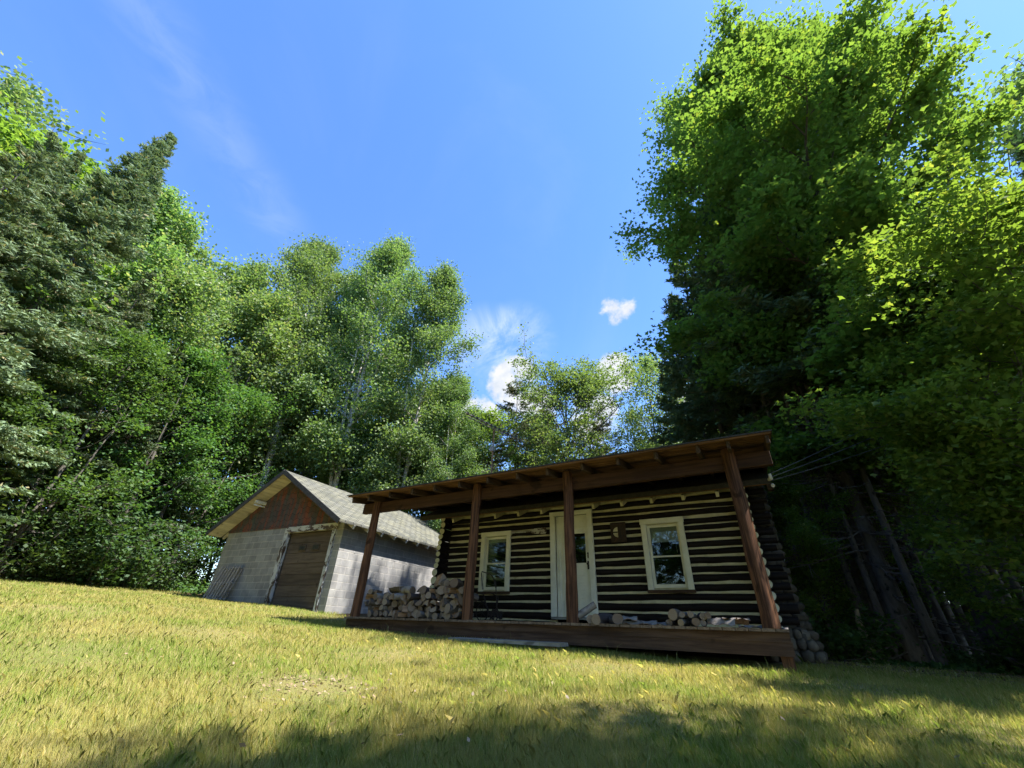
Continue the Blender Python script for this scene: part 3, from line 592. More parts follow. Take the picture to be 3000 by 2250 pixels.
for sgn in (-1, 1):                                              # rake fascia and the boards under the overhang
    q = MB(); L = math.hypot(half + OV, PK - rz_(e0)); a = math.atan(sl_) * (1 if sgn < 0 else -1); rot = Matrix.Rotation(-a, 3, 'Y')
    xc = half + sgn * (half + OV) / 2; zc = (PK + rz_(e0)) / 2
    q.box((xc, -FO - .014, zc + .005), (L + .02, .024, .15), rot); q.build('rake_fascia', M['fascia_g'], groof, True)
    q = MB(); nb = 24
    for k in range(nb):
        f_ = (k + .5) / nb; x = half + sgn * (half + OV) * f_; q.box((x, -FO / 2 - .01, rz_(x) - .014), (L / nb - .008, FO - .035, .022), rot)
    q.build('rake_board', M['soffit_g'], groof, True)
    if sgn < 0:
        for k in range(13): yy = .05 + k * .61; q = MB(); x = -.15; q.box((x, yy, rz_(x) - .06), (.40, .05, .10), rot); q.build('rafter_tail', M['soffit_g'], groof, True)
    else:
        for k in range(13):
            yy = .05 + k * .61; q = MB(); x = GW + .15; q.box((x, yy, rz_(x) - .06), (.40, .05, .10), rot); rt = q.build('rafter_tail', M['soffit_g'], groof, True)
            q = MB(); x = GW + OV - .006; q.box((x + .004, yy, rz_(x) - .066), (.012, .052, .105), rot); q.build('tail_end', M['porcelain'], rt, True)
q = MB(); q.bb(.55 * half - .05, .55 * half + .04, -.40, -.02, rz_(.55 * half) - .16, rz_(.55 * half) - .06); q.bb(.55 * half - .02, .55 * half + .02, -.42, -.02, rz_(.55 * half) - .24, rz_(.55 * half) - .2); q.build('lookout', M['porcelain'], groof, True)
fr_ = MB(); fr_.bb(dx0 - .03, dx0 + .14, -.045, .06, -.3, dzt - .12); fr_.build('door_jamb', M['peel'], gar, True)
fr_ = MB(); fr_.bb(dx1 - .10, dx1 + .03, -.045, .06, -.3, dzt - .12); fr_.build('door_jamb', M['peel'], gar, True)
fr_ = MB(); fr_.bb(dx0 - .02, dx1 + .1, -.06, .06, dzt - .118, dzt + .06); fr_.build('door_lintel', M['peel_x'], gar, True)
gd = MB(); z0 = gz(gl_.x + (dx0 + dx1) / 2, 8.6) - G0 - .02; nS = 7; sh = (dzt - .13 - z0) / nS
for k in range(nS):
    gd.bb(dx0 + .145, dx1 - .105, .085 + (k % 2) * .002, .125, z0 + k * sh + .006, z0 + (k + 1) * sh - .006); gd.bb(dx0 + .145, dx1 - .105, .095, .13, z0 + (k + 1) * sh - .0055, z0 + (k + 1) * sh + .0055)
gdo = gd.build('garage_door', M['garagedoor'], gar, True, bevel=.004)
for c_ in (.36, .66):
    xw = dx0 + .145 + (dx1 - dx0 - .25) * c_; zw = z0 + 5.25 * sh
    q = MB(); q.bb(xw - .16, xw + .16, .062, .083, zw - .01, zw + .145); q.build('window_trim', plain('brown_trim', (.085, .064, .05), None, 6), gdo, True)
    q = MB(); q.bb(xw - .125, xw + .125, .056, .061, zw + .012, zw + .123); q.build('pane', plain('dusty_dark_glass', (.03, .03, .03), (.05, .05, .045), 8, .3), gdo, True)
q = MB(); q.bb(dx0 + .14, dx1 - .1, .02, .2, -.5, z0 - .004); q.build('door_sill', M['mortar'], gar, True)

# ------------------------------------------------------------------ things on and around the buildings
GM = Matrix.Translation((gl_.x, gl_.y, G0)) @ Matrix.Rotation(ga, 4, 'Z')
# pallet leaning on the block wall
pp = GM @ Vector((1.02, -.34, 0)); pal = thing('wooden_pallet', 'grey wooden pallet leaning upright on the block garage wall', 'pallet', (pp.x, pp.y, gz(pp.x, pp.y) - .02), ga)
tilt = Matrix.Rotation(R(-15), 3, 'X')
def lp(x, y, z): return tilt @ Vector((x, y, z))
for k in range(7):
    q = MB(); q.box(lp(-.48 + k * .16, -.055, .54), (.072, .018, 1.06), tilt, 0, .003); q.build('slat', M['pallet'], pal, True)
for z in (.06, .54, 1.02):
    q = MB(); q.box(lp(0, 0, z), (1.02, .085, .04), tilt); q.build('stringer', M['greywood'], pal, True)
for k in range(3):
    q = MB(); q.box(lp(-.47 + k * .47, .055, .54), (.072, .018, 1.06), tilt); q.build('slat', M['pallet'], pal, True)

# plank step in front of the porch
st = thing('plank_step', 'grey weathered plank step on the grass in front of the porch', 'step', (-3.75, 6.5, gz(-3.75, 6.5)))
q = MB(); zt = -.155; q.bb(-4.76, -2.78, 6.36, 6.66, zt - .045, zt, 0, .006); q.build('tread', M['greywood'], st)
for x in (-4.55, -3.0):
    q = MB(); q.bb(x - .05, x + .05, 6.40, 6.64, gz(x, 6.5) - .05, zt - .046); q.build('leg', M['fascia'], st)

# firewood
random.seed(5)
def log_mesh(name, r, L, kind):
    q = MB(); n = 12
    if kind in ('split', 'half'):      # a wedge or half of a trunk, torn along the grain
        if kind == 'split': pts = [(0, 0), (r * .75, r * -.5)] + [(r * 1.45 * math.cos(a), r * 1.45 * math.sin(a)) for a in np.linspace(-.72, .72, 6)] + [(r * .72, r * .52)]; pts = [(x - r * .8, z) for x, z in pts]; split = {0, 1, len(pts) - 2, len(pts) - 1}
        else: pts = [(r * 1.15 * math.cos(a), r * 1.15 * math.sin(a) - r * .4) for a in np.linspace(0, math.pi, 8)] + [(-r * .4, -r * .36), (r * .3, -r * .5)]; split = {7, 8, 9}
        k = len(pts); secs = []; tw = random.uniform(-.25, .25)
        for q_ in range(6):
            f_ = q_ / 5 - .5; ca, sa = math.cos(tw * f_), math.sin(tw * f_); secs.append([((x * ca - z * sa) * random.uniform(.9, 1.1), f_ * L + (random.uniform(-.012, .012) if q_ in (0, 5) else 0), (x * sa + z * ca) * random.uniform(.9, 1.1)) for x, z in pts])
        q.add(secs[0], [tuple(range(k))], 1); q.add(secs[-1], [tuple(range(k))[::-1]], 1)
        for q_ in range(5):
            for i in range(k): a_, b_ = secs[q_], secs[q_ + 1]; q.add([a_[i], b_[i], b_[(i + 1) % k], a_[(i + 1) % k]], [(0, 1, 2, 3)], 2 if i in split else 0)
    else:
        ph = random.uniform(0, 6); path = [(.012 * math.sin(ph + k), -L / 2 + L * k / 5, .01 * math.cos(ph + k)) for k in range(6)]; q.tube(path, [r * random.uniform(.95, 1.06) for _ in path], n, 0, cap=1, noise=.04, lobes=.05)
    return q
LM = {}
for kind, mats in (('round', [M['firebark'], M['cut'], M['splitwood']]), ('birch', [M['birchlog'], M['cut'], M['splitwood']]), ('split', [M['firebark'], M['cut'], M['splitwood']]), ('half', [M['firebark'], M['cut'], M['splitwood']]), ('dark', [M['darkbark'], M['cut'], M['splitwood']])):
    LM[kind] = [log_mesh('firewood_log', 1.0 * rr, .42, 'round' if kind in ('birch', 'dark') else kind).mesh('firewood_log', mats) for rr in (.062, .07, .078)]
LOOK = {'round': 'round grey log', 'birch': 'pale barked birch log', 'split': 'split wedge', 'half': 'half round log', 'dark': 'round dark barked log'}
ORD = 'first second third fourth fifth sixth seventh eighth ninth tenth eleventh twelfth thirteenth fourteenth fifteenth sixteenth seventeenth eighteenth nineteenth twentieth twenty-first twenty-second twenty-third twenty-fourth twenty-fifth twenty-sixth twenty-seventh twenty-eighth twenty-ninth'.split()
def put_log(kind, loc, rot, label, group, s=1.0):
    o = bpy.data.objects.new('firewood_log', random.choice(LM[kind])); C.objects.link(o); o.location = loc; o.rotation_euler = rot; o.scale = (s, random.uniform(.85, 1.05), s); return tag(o, label, 'log', group)
rows = [(0, DZ + .062, 'bottom row'), (1, DZ + .165, 'second row'), (2, DZ + .268, 'third row'), (3, DZ + .372, 'fourth row'), (4, DZ + .47, 'top row')]
for r_, z, rn in rows:
    x = -7.42 + (.05 if r_ % 2 else 0); k = 0
    while x < -4.98:
        top = .44 + (.10 if x > -6.0 else 0) + .05 * math.sin(x * 4.0) - (.08 if -6.35 < x < -6.05 else 0)
        if z < DZ + top:
            kind = random.choices(('round', 'birch', 'split', 'half', 'dark'), (2.2, .8, 4.2, 3.0, 1.2))[0]; s = random.uniform(.72, 1.05)
            put_log(kind, (x, 7.13 + random.uniform(-.06, .06), z + random.uniform(-.015, .015)), (random.uniform(-.06, .06), random.uniform(0, 6.28), random.uniform(-.30, .42) + (random.choice((-.6, .5, .8)) if random.random() < .4 else 0)), f'{LOOK[kind]}, {ORD[k]} from the corner post, {rn} of the woodpile', 'firewood logs in the long porch woodpile', s); k += 1
        x += random.uniform(.10, .13)
# odd pieces thrown on top
for kind, loc, rot, lb, s in (('split', (-6.75, 7.10, DZ + .515), (0, 2.2, 1.25), 'long split board-like log lying across the top of the woodpile, left part', 1.15),
                              ('birch', (-6.42, 7.05, DZ + .49), (0, .4, 1.35), 'pale birch log lying crosswise on top of the middle of the woodpile', 1.0),
                              ('half', (-5.72, 7.18, DZ + .66), (.1, 1.9, 1.0), 'reddish half log topmost on the woodpile peak', 1.3),
                              ('round', (-5.55, 7.08, DZ + .60), (.0, .8, 1.05), 'long grey log slanting across the woodpile peak', 1.0),
                              ('round', (-5.22, 7.10, DZ + .60), (0, 0, .35), 'thick log with pale ringed end on the woodpile top beside the second post', 1.15),
                              ('split', (-6.1, 7.12, DZ + .50), (0, 4.0, .8), 'dark wedge of firewood in the dip of the woodpile top', 1.2)):
    put_log(kind, loc, rot, lb, 'firewood logs in the long porch woodpile', s)
# three logs by the third post
for kind, loc, rot, lb in (('birch', (-2.62, 6.99, DZ + .165), (R(28), 0, R(-68)), 'grey birch log propped up aslant against the third porch post'),
                           ('dark', (-2.50, 7.02, DZ + .055), (0, 0, .1), 'dark log lying end-on beside the third porch post under the propped log'),
                           ('dark', (-2.33, 7.0, DZ + .065), (0, 1, -.25), 'thick dark log end-on, second from the third porch post'),
                           ('round', (-2.16, 7.03, DZ + .06), (0, 0, .5), 'small round log end-on between the thick dark log and curled bark')):
    put_log(kind, loc, rot, lb, 'loose logs beside the third porch post', .8 if 'thick' not in lb else .95)
# short stack toward the right post
for k, (kind, x, z, s, lb) in enumerate((('birch', -1.44, .06, .8, 'small pale log at the left foot of the short birch stack'), ('dark', -1.33, .055, .75, 'dark small log, second from left in the bottom of the short birch stack'), ('birch', -1.17, .065, .95, 'white ringed birch log, bottom centre of the short birch stack'), ('birch', -1.00, .07, 1.05, 'birch log with brown end at the bottom right of the short birch stack'), ('round', -.87, .06, .8, 'small brown log at the bottom right end of the short birch stack'),
                                         ('round', -1.27, .185, 1.3, 'thickest log with broad pale face on top left of the short birch stack'), ('birch', -1.13, .20, .8, 'white birch log on top of the short birch stack, next to the thickest one'), ('birch', -1.02, .195, .85, 'birch log in the top middle of the short birch stack'), ('dark', -.88, .185, 1.1, 'charred black log on top of the short birch stack'), ('birch', -.78, .20, .85, 'brightly sunlit white birch log at the top right of the short stack'))):
    put_log(kind, (-1.09 + (x + 1.09) * .82, 7.05 + random.uniform(-.03, .03), DZ + z * .70), (0, random.uniform(0, 6), random.uniform(-.25, .25)), lb, 'birch logs in the short stack by the end post', s * .68)
# curled bark pieces
def bark_sheet(loc, L, w, curl, rz, rx=0.0):
    q = MB(); n = 7; k = 6; vs = []
    for i in range(n + 1):
        for j in range(k + 1):
            a = (j / k - .5) * curl; r = w / curl * (1 + .1 * math.sin(i * 1.3)); vs.append((-L / 2 + L * i / n, r * math.sin(a) + .01 * math.sin(i * 2.0), r * (1 - math.cos(a)) * -1 + .012 * math.sin(i * 1.7 + j)))
    top = [(x, y, z + .006) for x, y, z in vs]; W_ = k + 1
    fs = [(i * W_ + j, (i + 1) * W_ + j, (i + 1) * W_ + j + 1, i * W_ + j + 1) for i in range(n) for j in range(k)]
    q.add(vs, [f[::-1] for f in fs], 1, True); q.add(top, fs, 0, True); o = q.build('bark_piece', [M['birchlog'], M['splitwood']]); o.location = loc; o.rotation_euler = (rx, 0, rz); return o
for args, lb in ((((-1.98, 7.0, DZ + .10), .34, .16, 2.0, .15), 'crumpled white bark next to the small round log'), (((-1.78, 7.02, DZ + .05), .52, .15, 2.6, -.12), 'long curled strip of pale bark at the middle of the porch edge'), (((-1.55, 6.99, DZ + .035), .34, .14, 1.6, .3), 'flat pale bark lying left of the short birch stack'), (((-.66, 7.02, DZ + .10), .38, .20, 2.2, -.35, .3), 'grey peeling bark leaning on the right of the short birch stack'), (((-.50, 7.06, DZ + .10), .34, .18, 1.5, .25, -.35), 'sunlit brown bark at the right end of the short stack'), (((-.32, 6.95, DZ + .02), .3, .1, 1.0, .1), 'flat strip of bark on the deck left of the end post'), (((-.02, 6.92, DZ + .10 - .095), .22, .1, .8, .05), 'thin flat chip of bark in front of the end post')):
    tag(bark_sheet(*args), lb, 'bark', 'loose bark on the porch')

# old hand cultivator under the left window
cu = thing('hand_cultivator', 'old black iron hand cultivator with curved handles under the left window', 'cultivator', (-5.4, 8.45, DZ))
q = MB(); hy = 8.45
q.tube([(-5.50, hy, .72), (-5.57, hy, 1.03), (-5.56, hy, 1.08), (-5.33, hy, 1.02), (-5.24, hy, .92), (-5.17, hy, .74), (-5.13, hy, .38)], .011, 8); q.build('handle', M['iron'], cu)
q = MB(); q.tube([(-5.56, hy, .95), (-5.505, hy, .72)], .019, 8); q.build('grip', M['greywood'], cu)
q = MB(); q.tube([(-5.20, hy, .90), (-5.17, hy, .75)], .018, 8); q.build('grip', M['iron'], cu)
q = MB(); q.tube([(-5.62, hy, .66), (-5.48, hy, .62), (-5.40, hy, .42), (-5.32, hy, .25), (-5.22, hy, .16)], .017, 8); q.tube([(-5.40, hy + .2, .66), (-5.22, hy + .2, .58), (-5.13, hy, .38), (-5.05, hy, .22)], .014, 8); q.tube([(-5.62, hy, .50), (-5.42, hy, .47)], .011, 6); q.tube([(-5.30, hy, .26), (-5.10, hy, .36)], .02, 6); q.build('frame', M['iron'], cu)
q = MB(); q.tube([(-5.50 + .16 * math.cos(a), hy + .02, .28 + .16 * math.sin(a)) for a in np.linspace(0, 6.283, 17)], .012, 6)
for a in (0.3, 1.35, 2.4): q.tube([(-5.50 - .15 * math.cos(a), hy + .02, .28 - .15 * math.sin(a)), (-5.50 + .15 * math.cos(a), hy + .02, .28 + .15 * math.sin(a))], .006, 5)
q.build('wheel', M['iron'], cu)
for k in range(4):
    q = MB(); x = -5.26 + k * .08; q.tube([(x, hy, .30), (x + .05, hy - .06, .22), (x + .03, hy - .10, .12)], [.016, .02, .01], 6); q.build('tine', M['iron'], cu)
q = MB(); q.box((-5.10, hy - .02, .25), (.26, .06, .13), Matrix.Rotation(.25, 3, 'Y')); q.build('blade', M['iron'], cu)

# paddle on the wall, plaque, thermometer strip
pd = thing('wooden_paddle', 'worn whitish canoe paddle hung level between left window and door', 'paddle', (-4.65, 8.99, 1.98))
q = MB(); q.tube([(-5.12, 8.985, 1.985), (-5.06, 8.985, 1.985), (-4.60, 8.985, 1.982)], [.022, .017, .019], 8); q.tube([(-5.13, 8.985, 1.93), (-5.13, 8.985, 2.03)], .016, 8); q.build('shaft', M['peel_x'], pd)
q = MB(); q.prism([(-4.62, 1.965), (-4.54, 1.925), (-4.23, 1.905), (-4.205, 1.93), (-4.205, 2.025), (-4.23, 2.05), (-4.54, 2.04), (-4.62, 2.0)], 'Y', 8.975, 8.995); q.build('blade', M['peel_x'], pd, bevel=.004)
pq = thing('wall_plaque', 'dark rusty metal plaque with half moon cut-out beside the door', 'plaque', (-2.52, 8.99, 1.83))
q = MB(); x0, x1, z0, z1 = -2.69, -2.36, 1.63, 2.03; cx, cz, rr = -2.535, 1.83, .105
ring = [(cx + rr * math.cos(a), cz + rr * math.sin(a)) for a in np.linspace(math.pi / 2, 3 * math.pi / 2, 11)]
q.prism([(x0, z0), (cx, z0), (cx, cz - rr)] + ring[::-1][1:-1] + [(cx, cz + rr), (cx, z1), (x0, z1)], 'Y', 8.985, 8.992); q.bb(cx + .0005, x1, 8.985, 8.992, z0, z1)
q.build('plate', M['rust'], pq)
q = MB(); q.bb(cx - rr, cx - .003, 8.983, 8.991, cz - .012, cz + .012); q.tube([(cx + .02 + .11 * math.cos(a), 8.985, cz + .11 * math.sin(a)) for a in np.linspace(-1.4, 1.4, 9)], .006, 5); q.bb(cx + .04, cx + .075, 8.98, 8.986, cz - .10, cz + .09); q.bb(x0 + .01, x1 - .01, 8.98, 8.986, z1 - .04, z1 - .02); q.build('cutout_relief', M['iron'], pq)
q = MB(); q.bb(cx - rr - .01, cx + .003, 8.9935, 8.997, cz - rr - .01, cz + rr + .01); q.build('backing', M['chink'], pq)
th_ = MB(); th_.bb(-6.125, -6.095, 8.965, 8.985, 2.12, 2.40); tag(th_.build('thermometer', plain('pale_blue_enamel', (.42, .52, .62), None, 6, .5)), 'narrow pale blue thermometer strip on the wall behind the second post', 'thermometer')

# TV antenna on the roof
mx_, my_ = -7.68, 11.88; an = thing('tv_antenna', 'rusty roof antenna on a mast with long slanting boom', 'antenna', (mx_, my_, 3.0))
q = MB(); q.tube([(mx_, my_, 2.2), (mx_, my_, 6.52)], .032, 8); q.tube([(mx_ + .05, my_ - .1, 2.2), (mx_ + .05, my_ - .1, 4.7)], .012, 6); q.build('mast', M['mast'], an)
q = MB(); q.box((mx_ - .03, my_, 5.62), (.15, .14, .20), None, 0, .01); q.tube([(mx_, my_, 5.72), (mx_, my_, 5.86)], .04, 10); q.build('rotor', M['alu'], an, bevel=.02)
bA, bB = Vector((-7.86, 10.28, 6.42)), Vector((-7.28, 13.29, 6.42)); q = MB(); q.tube([bA, bB], .024, 6); q.tube([bA + Vector((.0, .1, -.10)), bA.lerp(bB, .72) + Vector((0, 0, -.07))], .02, 6); q.build('boom', M['alu'], an)
bd = (bB - bA).normalized(); pe = Vector((bd.y, -bd.x, 0))
for k in range(13):
    c_ = bA.lerp(bB, .03 + k * .078); L = (.13 if k not in (7, 8) else .36); q = MB(); q.tube([c_ - pe * L, c_ + pe * L], .014, 5); q.box(c_ + Vector((0, 0, .015)), (.07, .07, .07), None, 1); q.build('element', [M['alu'], M['blackmetal']], an)
q = MB(); c_ = bA.lerp(bB, .62); q.tube([c_ + Vector((-.05, 0, -.03)), c_ + Vector((.3, .25, .32))], .011, 5); q.tube([c_, c_ + Vector((.18, .3, -.45))], .009, 5); q.build('brace', M['alu'], an)

# overhead cables from the eave to the right
for k, (dz, end, lb) in enumerate(((.0, (8.2, 16.6, 8.7), 'uppermost grey overhead cable running from the cabin eave to the right'), (-.06, (8.9, 16.2, 8.15), 'middle grey overhead cable running from the cabin eave to the right'), (-.12, (9.6, 16.0, 7.5), 'lowest grey overhead cable running from the cabin eave to the right'))):
    a = Vector((.47, 8.52, 2.55 + dz)); b_ = Vector(end); pts = []
    for i in range(17):
        f_ = i / 16; v = a.lerp(b_, f_); v.z -= .35 * 4 * f_ * (1 - f_); pts.append(v)
    q = MB(); q.tube(pts, .0075, 5); tag(q.build('overhead_cable', M['wire']), lb, 'cable', 'overhead cables to the cabin')

#@@TREES@@
# ------------------------------------------------------------------ trees
def unit(v): return v / np.maximum(np.linalg.norm(v, axis=-1, keepdims=True), 1e-6)


def leaf_quads(rg, ctr, size, upbias=.6, aspect=.62, k=4, fold=0.0, droop=0.0):
    """one leaf-shaped polygon at each centre: 4 = rhombus, 6 = three-lobed"""
    n = len(ctr); nr = rg.normal(size=(n, 3)); nr[:, 2] = np.abs(nr[:, 2]) + upbias; nr = unit(nr)
    u = rg.normal(size=(n, 3)); u[:, 2] -= droop; u = unit(u - nr * (u * nr).sum(1, keepdims=True)); v = np.cross(nr, u); s = (size * rg.uniform(.65, 1.3, n))[:, None]
    if k == 4: V = np.stack([ctr - u * s * .5, ctr + v * s * aspect * .5 - u * s * .05, ctr + u * s * .5, ctr - v * s * aspect * .5 - u * s * .05], 1)
    else: V = np.stack([ctr - u * s * .45, ctr + (v * .58 - u * .12) * s, ctr + (v * .2 + u * .12) * s, ctr + u * s * .6, ctr + (-v * .2 + u * .12) * s, ctr + (-v * .58 - u * .12) * s], 1)
    return V


def rot_to(d, ang, roll, rg):
    d = Vector(d).normalized(); a = d.orthogonal().normalized(); a.rotate(Matrix.Rotation(roll, 3, d)); e = d.copy(); e.rotate(Matrix.Rotation(ang, 3, a)); return e


def decid(seed, H, base, Rc, nlimb, nleaf, lsize, prof, r0, up=(25, 65), lean=(0, 0), wob=.25, cl=.42, flat=.65, k=4, upb=.6, fork=0, sub=6, aspect=.62, droop=0.0, kink=.3, dead=0):
    """returns trunk MB, leaf array. base: crown base as a share of H. prof(t): crown radius share at crown height t"""
    random.seed(seed); rg = np.random.default_rng(seed); tb = MB(); nt = 12
    def tr(t): return Vector((lean[0] * t ** 1.15 + wob * .35 * math.sin(3.1 * t + seed) * t, lean[1] * t ** 1.15 + wob * .35 * math.sin(2.3 * t + seed * 2) * t, H * t))
    tb.tube([tr(.97 * i / nt) + Vector((0, 0, -.25 if i == 0 else 0)) for i in range(nt + 1)], [r0 * (1.35 if i == 0 else (1 - i / nt) ** .8 * .95 + .06) for i in range(nt + 1)], 9, 0, noise=.05, lobes=.03)
    for q in range(fork):
        a = random.uniform(0, 6.28); t0 = base * random.uniform(.6, 1.0); p0 = tr(t0); R_ = Rc * random.uniform(.35, .6); L = H * (.9 - t0) * random.uniform(.75, .95); pts = []
        for i in range(7): f = i / 6; pts.append(p0 + Vector((math.cos(a) * R_ * f ** .8, math.sin(a) * R_ * f ** .8, L * f)) + Vector((random.uniform(-.1, .1), random.uniform(-.1, .1), 0)))
        tb.tube(pts, [r0 * .6 * (1 - f / 6.3) + .01 for f in range(7)], 7, 0, noise=.05)
    cs = []; ws = []
    for i in range(nlimb):
        tt = ((i + random.random()) / nlimb); t = base + (1 - base) * tt * .97; p0 = tr(t); a = i * 2.399 + random.uniform(-.5, .5)
        L = Rc * prof(tt) * random.uniform(.72, 1.12); el = R(up[0] + (up[1] - up[0]) * tt + random.uniform(-10, 10)); dr_ = Vector((math.cos(a) * math.cos(el), math.sin(a) * math.cos(el), math.sin(el)))
        L = L / max(.62, math.cos(el)) if tt < .85 else L; pts = [p0]; dv = dr_.copy(); ns = 6
        for s in range(ns):
            dv = (dv + Vector((random.uniform(-kink, kink), random.uniform(-kink, kink), random.uniform(-kink, kink) * .6 + .06))).normalized(); pts.append(pts[-1] + dv * L / ns)
        rl = max(.012, r0 * .42 * (1 - tt) ** .7 * (L / max(Rc, .1)) ** .5); tb.tube(pts, [rl * (1 - s / (ns + .6)) for s in range(ns + 1)], 5, 0, noise=.04)
        cs.append(np.array(pts[-1])); ws.append(1.0)
        for j in range(sub):
            s = .22 + .78 * (j + random.random()) / sub; q = s * ns; q0 = int(min(ns - 1, q)); pb = pts[q0].lerp(pts[q0 + 1], q - q0); sd = rot_to(pts[q0 + 1] - pts[q0], R(random.uniform(30, 65)), random.uniform(0, 6.28), rg); sd.z = sd.z * .6 + .12
            sl = L * random.uniform(.22, .42) * (1.15 - .4 * s); p1 = pb + sd * sl * .5 + Vector((0, 0, .03)); p2 = p1 + (sd + Vector((random.uniform(-.3, .3), random.uniform(-.3, .3), random.uniform(-.1, .25)))).normalized() * sl * .5
            tb.tube([pb, p1, p2], [rl * .35 * (1 - .5 * s) + .004, rl * .22 + .004, .003], 4, 0, smooth=False)
            for f, w in ((.35, .5), (.7, .9), (1.0, 1.2)): cs.append(np.array(pb.lerp(p1, f * 2) if f < .5 else p1.lerp(p2, (f - .5) * 2))); ws.append(w)
    cs = np.array(cs); ws = np.array(ws); ws *= rg.uniform(.15, 1.6, len(ws)); ii = rg.choice(len(cs), nleaf, p=ws / ws.sum()); crr = cl * rg.uniform(.55, 1.25, len(cs))
    off = rg.normal(size=(nleaf, 3)) * crr[ii][:, None]; off[:, 2] *= flat; off[:, 2] -= droop * np.abs(rg.normal(size=nleaf)) * .4
    ctr = cs[ii] + off; ctr[:, 2] = np.maximum(ctr[:, 2], .3)
    return tb, leaf_quads(rg, ctr, lsize, upb, aspect, k, droop=droop)


def conifer(seed, H, base, Rc, whorls, per, r0, needles=26000, droop=.35, dead=0.0, spray=(.20, .05), tipup=.2, power=.85, fan=.30, lean=(0, 0)):
    random.seed(seed); rg = np.random.default_rng(seed); tb = MB(); nt = 9
    def tr(t): return Vector((lean[0] * t, lean[1] * t, H * t))
    tb.tube([tr(i / nt) + Vector((0, 0, -.25 if i == 0 else 0)) for i in range(nt + 1)], [r0 * (1.3 if i == 0 else (1 - i / nt) * .96 + .02) for i in range(nt + 1)], 8, 0, noise=.05)
    cs, ds, ss = [], [], []
    nd = int(dead * whorls)
    for w in range(-nd, whorls):
        isd = w < 0
        t = base + (1 - base) * (max(0, w + random.uniform(-.3, .3)) / whorls) ** .8 if not isd else base * (1 + (w + random.random()) / max(1, nd)) * .98
        if t <= 0.02: continue
        tt = max(0, (t - base) / (1 - base)); Lw = Rc * (1 - tt) ** power
        for b in range((per + (6 if tt > .55 and per > 6 else 0)) if not isd else max(3, per // 2)):
            a = random.uniform(0, 6.28); L = max(.10 if needles > 50000 else .25, Lw * (random.uniform(.6, 1.12) if tt < .55 else random.uniform(.82, 1.05))) * (random.uniform(.35, .8) if isd else 1); p = tr(min(t, .995)) + Vector((0, 0, random.uniform(-.15, .15))); n = 5; pts = [p]
            for s in range(n):
                f = (s + .5) / n; dz = -droop * (1 - tt * 1.3) * math.sin(min(1, f * 1.1) * math.pi * .8) + tipup * f * f + .30 * tt; pts.append(pts[-1] + Vector((math.cos(a), math.sin(a), dz)).normalized() * L / n + Vector((random.uniform(-.03, .03), random.uniform(-.03, .03), 0)))
            tb.tube(pts, [max(.004, r0 * .16 * (1 - tt * .6) * (1 - s / (n + .5))) for s in range(n + 1)], 4, 0, smooth=False)
            if isd:
                for j in range(4): pb = pts[random.randint(1, n)]; tb.tube([pb, pb + Vector((math.cos(a + random.uniform(-1, 1)), math.sin(a + random.uniform(-1, 1)), random.uniform(-.5, .1))) * L * .35], [.011, .005], 3, 0, smooth=False)
                continue
            nw = max(4, int(L / .16))
            for j in range(nw):
                s = .12 + .88 * (j + random.random()) / nw; q = s * n; q0 = int(min(n - 1, q)); pb = pts[q0].lerp(pts[q0 + 1], q - q0); bd_ = (pts[q0 + 1] - pts[q0]).normalized(); sidev = Vector((-math.sin(a), math.cos(a), 0))
                tl = (fan * L * (1.1 - s) + .14 * min(1, L / .6))
                for sg in (-1, 1): d_ = (bd_ * random.uniform(.4, .9) + sidev * sg * random.uniform(.5, 1) + Vector((0, 0, random.uniform(-.35, .05)))).normalized(); cs.append(pb); ds.append(d_); ss.append(tl)
    cs = np.array([tuple(c) for c in cs]); ds = np.array([tuple(c) for c in ds]); ss = np.array(ss); pw = ss ** .75; ii = rg.choice(len(cs), needles, p=pw / pw.sum()); f = rg.uniform(0, 1, needles)[:, None]
    d = unit(ds[ii] + rg.normal(size=(needles, 3)) * .45); c = cs[ii] + ds[ii] * ss[ii][:, None] * f + rg.normal(size=(needles, 3)) * .03; wv = unit(np.cross(d, rg.normal(size=(needles, 3)))); L = spray[0] * rg.uniform(.6, 1.3, needles)[:, None]; w = spray[1] * rg.uniform(.6, 1.3, needles)[:, None]
    V = np.stack([c - d * L * .4, c + wv * w * .5, c + d * L * .6, c - wv * w * .5], 1); return tb, V


def shrub(seed, h, r, n, nleaf, lsize, cl=.16, k=4):
    random.seed(seed); rg = np.random.default_rng(seed); tb = MB(); cs = []
    for i in range(n):
        a = random.uniform(0, 6.28); rr = r * math.sqrt(random.random()); hh = h * random.uniform(.45, 1.05) * (1 - .35 * rr / r); p0 = Vector((math.cos(a) * rr * .35, math.sin(a) * rr * .35, -.1)); pts = [p0]
        for s in range(4): pts.append(pts[-1] + Vector((math.cos(a) * rr * .2 + random.uniform(-.07, .07), math.sin(a) * rr * .2 + random.uniform(-.07, .07), hh / 4)))
        tb.tube(pts, [.012, .010, .008, .006, .003], 4, 0, smooth=False)
        for s in range(1, 5):
            for j in range(3): d_ = Vector((random.uniform(-1, 1), random.uniform(-1, 1), random.uniform(-.1, .5))).normalized() * random.uniform(.1, .35) * min(1, h / 1.4); tb.tube([pts[s], pts[s] + d_], [.005, .002], 3, 0, smooth=False); cs.append(np.array(pts[s] + d_ * .6)); cs.append(np.array(pts[s] + d_))
    cs = np.array(cs); ii = rg.integers(0, len(cs), nleaf); off = rg.normal(size=(nleaf, 3)) * cl; off[:, 2] *= .6; c = cs[ii] + off; c[:, 2] = np.maximum(c[:, 2], .04); return tb, leaf_quads(rg, c, lsize, .8, .65, k)


